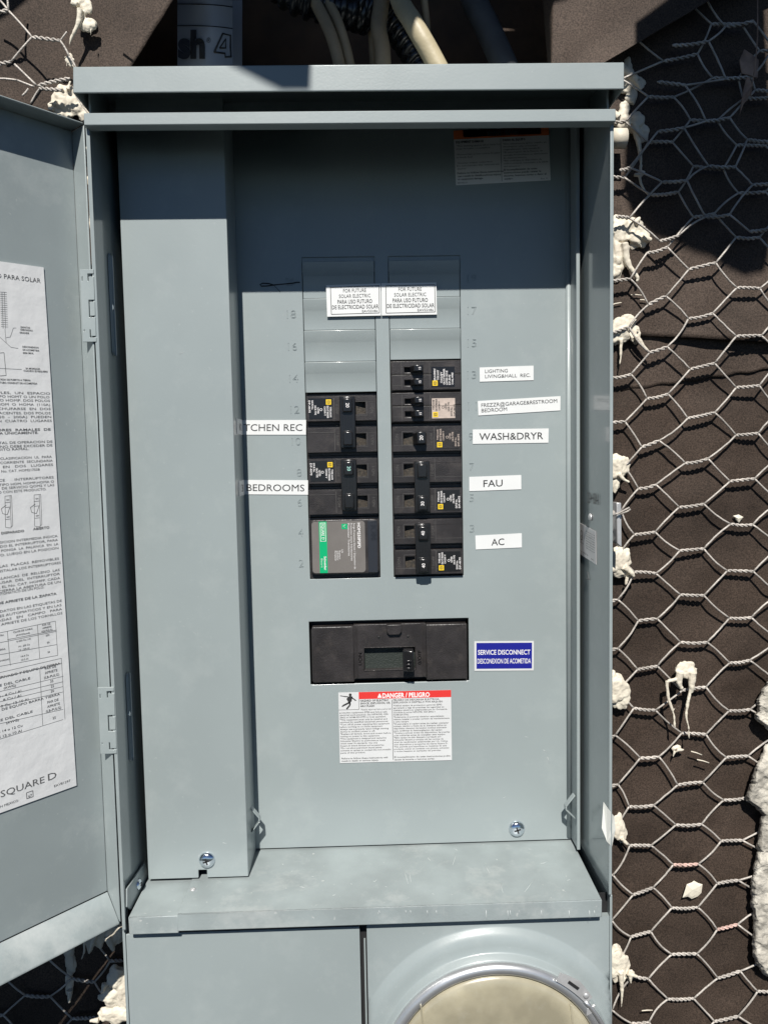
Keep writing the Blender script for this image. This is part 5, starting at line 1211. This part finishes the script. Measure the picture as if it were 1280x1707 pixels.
# left side splats
splat([(135, 5, 10, 9), (144, 12, 9, 12), (150, 42, 10, 9), (141, 42, 8, 8), (136, 32, 6, 12)], [([(134, 15), (131, 40), (120, 62), (116, 76)], 5, .7), ([(120, 5), (130, 8)], 5, 4), ([(152, 48), (152, 60)], 2, .5)], 'cream plaster splat with a thin drip hanging over the paper at the top left', Y=-.046)
splat([(104, 166, 14, 18), (92, 178, 10, 8), (116, 154, 9, 10), (130, 180, 12, 10), (142, 192, 10, 9), (120, 172, 10, 14), (108, 190, 14, 8)], [([(96, 172), (82, 172)], 5, 1), ([(90, 182), (80, 180)], 4, 1), ([(114, 150), (118, 135)], 4, 1), ([(106, 150), (98, 146)], 3, 1)], 'jagged cream plaster clump between hood and open door', Y=-.040)
splat([(117, 100, 6, 8), (121, 108, 4, 5)], [([(112, 94), (107, 96)], 1.5, .6), ([(113, 104), (111, 112)], 1.5, .6), ([(122, 108), (128, 116)], 3, 2)], 'small plaster bead on the cut wire left of the hood', Y=-.050)
splat([(176, 1535, 22, 14), (190, 1555, 16, 22), (165, 1560, 10, 20), (150, 1575, 6, 14)], [([(165, 1545), (155, 1570), (150, 1588)], 7, 1), ([(155, 1540), (142, 1560), (141, 1585), (136, 1600)], 4, .8), ([(180, 1560), (190, 1585)], 8, 3)], 'shaded draped plaster splat under the hinge side of the door', Y=WY - .012)
splat([(196, 1630, 16, 20), (188, 1660, 22, 14), (196, 1690, 24, 16), (180, 1690, 16, 12), (206, 1655, 12, 30)], [([(176, 1640), (170, 1655)], 6, 2), ([(165, 1700), (150, 1702)], 5, 2)], 'bright sunlit plaster clump at the bottom left beside the cabinet', Y=WY - .016)
splat([(115, 1580, 10, 16), (118, 1605, 9, 24), (116, 1640, 7, 20)], [([(117, 1650), (116, 1672)], 6, 2)], 'tall dull plaster smear behind the mesh at the bottom left', Y=WY - .001, mt='foam')
for (x, y) in ((148, 290), (149, 330), (153, 380)):
    pass
splat([(150, 250, 5, 12), (151, 300, 6, 8), (156, 372, 6, 26)], [], 'narrow strip of plaster showing in the gap beside the door hinge', Y=WY - .004)
# rough stucco edge at far right
def stucco(outline, lab):
    mb = MB(); ys = [p[1] for p in outline]; y0, y1 = min(ys), max(ys)
    def edge(y):
        for (xa_, ya_2), (xb_, yb_) in zip(outline, outline[1:]):
            if ya_2 <= y <= yb_: return xa_ + (xb_ - xa_) * (y - ya_2) / max(1e-6, yb_ - ya_2)
        return outline[-1][0]
    def fn(u, v):
        y = y0 + (y1 - y0) * v; e = edge(y) + 4 * noise.noise(V((y * .08, 1, 1))) + 2 * noise.noise(V((y * .3, 4, 1)))
        x = e + (1420 - e) * u ** 1.4
        prof_ = min(1, u * 9) ** .5; vp = min(1, min(v, 1 - v) * 14) ** .6
        d = .004 + .011 * prof_ * vp
        q = at(x, y, WY - d)
        return q + V((.0008 * noise.noise(q * 300), -.0022 * noise.fractal(q * 90, .7, 2, 5) * prof_, .0008 * noise.noise(q * 280 + V((3, 3, 3)))))
    mb.grid(fn, 60, 200)
    mb.grid(lambda u, v: at(edge(y0 + (y1 - y0) * v) + 3, y0 + (y1 - y0) * v, WY - .004 + u * .01), 1, 60)
    return tag(mb.build('stucco_edge', 'stucco', recalc=False), lab, 'stucco')
stucco([(1290, 1120), (1268, 1150), (1262, 1165), (1258, 1200), (1278, 1215), (1290, 1225)], 'small broken stucco chunk at the right edge')
stucco([(1275, 1240), (1262, 1270), (1254, 1290), (1248, 1310), (1243, 1325), (1244, 1336), (1258, 1345), (1268, 1360), (1262, 1400), (1258, 1430), (1252, 1460), (1250, 1490), (1255, 1540), (1252, 1585), (1256, 1600), (1270, 1622), (1290, 1640)], 'tall rough cream stucco edge down the lower right of the wall')
# metal bracket
br_ = thing('metal_bracket', 'small galvanised channel bracket sticking out right of the cabinet', 'bracket', at(1025, 905, WY))
mb = MB(); Yb = -.050
q4 = lambda l, Y: [at(x, y, Y) for x, y in l]
mb.prism(q4([(1006, 836), (1028, 838), (1028, 906), (1006, 897)], Yb + .012), V((0, .001, 0)))
mb.build('web', 'galv', br_, bevel=.0003)
mb = MB(); mb.prism(q4([(1027, 838), (1035, 838), (1036, 913), (1028, 906)], Yb), V((0, .012, 0))); mb.build('flange', 'galv', br_, bevel=.0006)
mb = MB(); mb.tube(q4([(1004, 858), (1030, 856), (1048, 846), (1050, 849), (1046, 852), (1034, 857)], Yb - .003), .0007, 6); mb.tube(q4([(1004, 860), (1016, 858), (1024, 855)], Yb - .004), .0022, 8)
mb.build('tie_wire', 'wire', br_)
# loose paper scrap on the right edge
mb = MB(); Ys = YF - .003
vs = [at(1005.5, 1337, Ys), at(1011, 1345, Ys - .002), at(1011, 1403, Ys - .001), at(1002.5, 1380, Ys), at(1023, 1361, Ys + .006), at(1025, 1383, Ys + .006), at(1019, 1412, Ys + .004)]
mb.add(vs, [(0, 3, 2, 1), (1, 2, 6, 5, 4)]); tag(mb.build('paper_scrap', 'scrap', solid=.0004, recalc=False), 'folded white paper scrap stuck to the right front edge of the cabinet', 'paper scrap')
# stray fibres on the paper
for i, (x, y, a_, L) in enumerate(((1160, 1255, -.28, 18), (1171, 1269, -.28, 20), (1078, 1684, .1, 18), (1060, 492, -.05, 18), (1072, 500, -.05, 12), (1025, 507, .25, 20))):
    mb = MB(); A = at(x - L / 2, y + a_ * L / 2, WY - .007); B = at(x + L / 2, y - a_ * L / 2 + (0 if i % 2 else 1), WY - .007); mb.tube([A, A.lerp(B, .5) + V((0, 0, .0003)), B], .0005, 5)
    tag(mb.build('staple', 'foam'), ['upper pale staple under the plaster nail', 'lower pale staple under the plaster nail', 'pale staple at the foot of the wall', 'upper short wire end beside the large splat', 'lower short wire end beside the large splat', 'slanted wire end close to the cabinet edge'][i], 'staple')
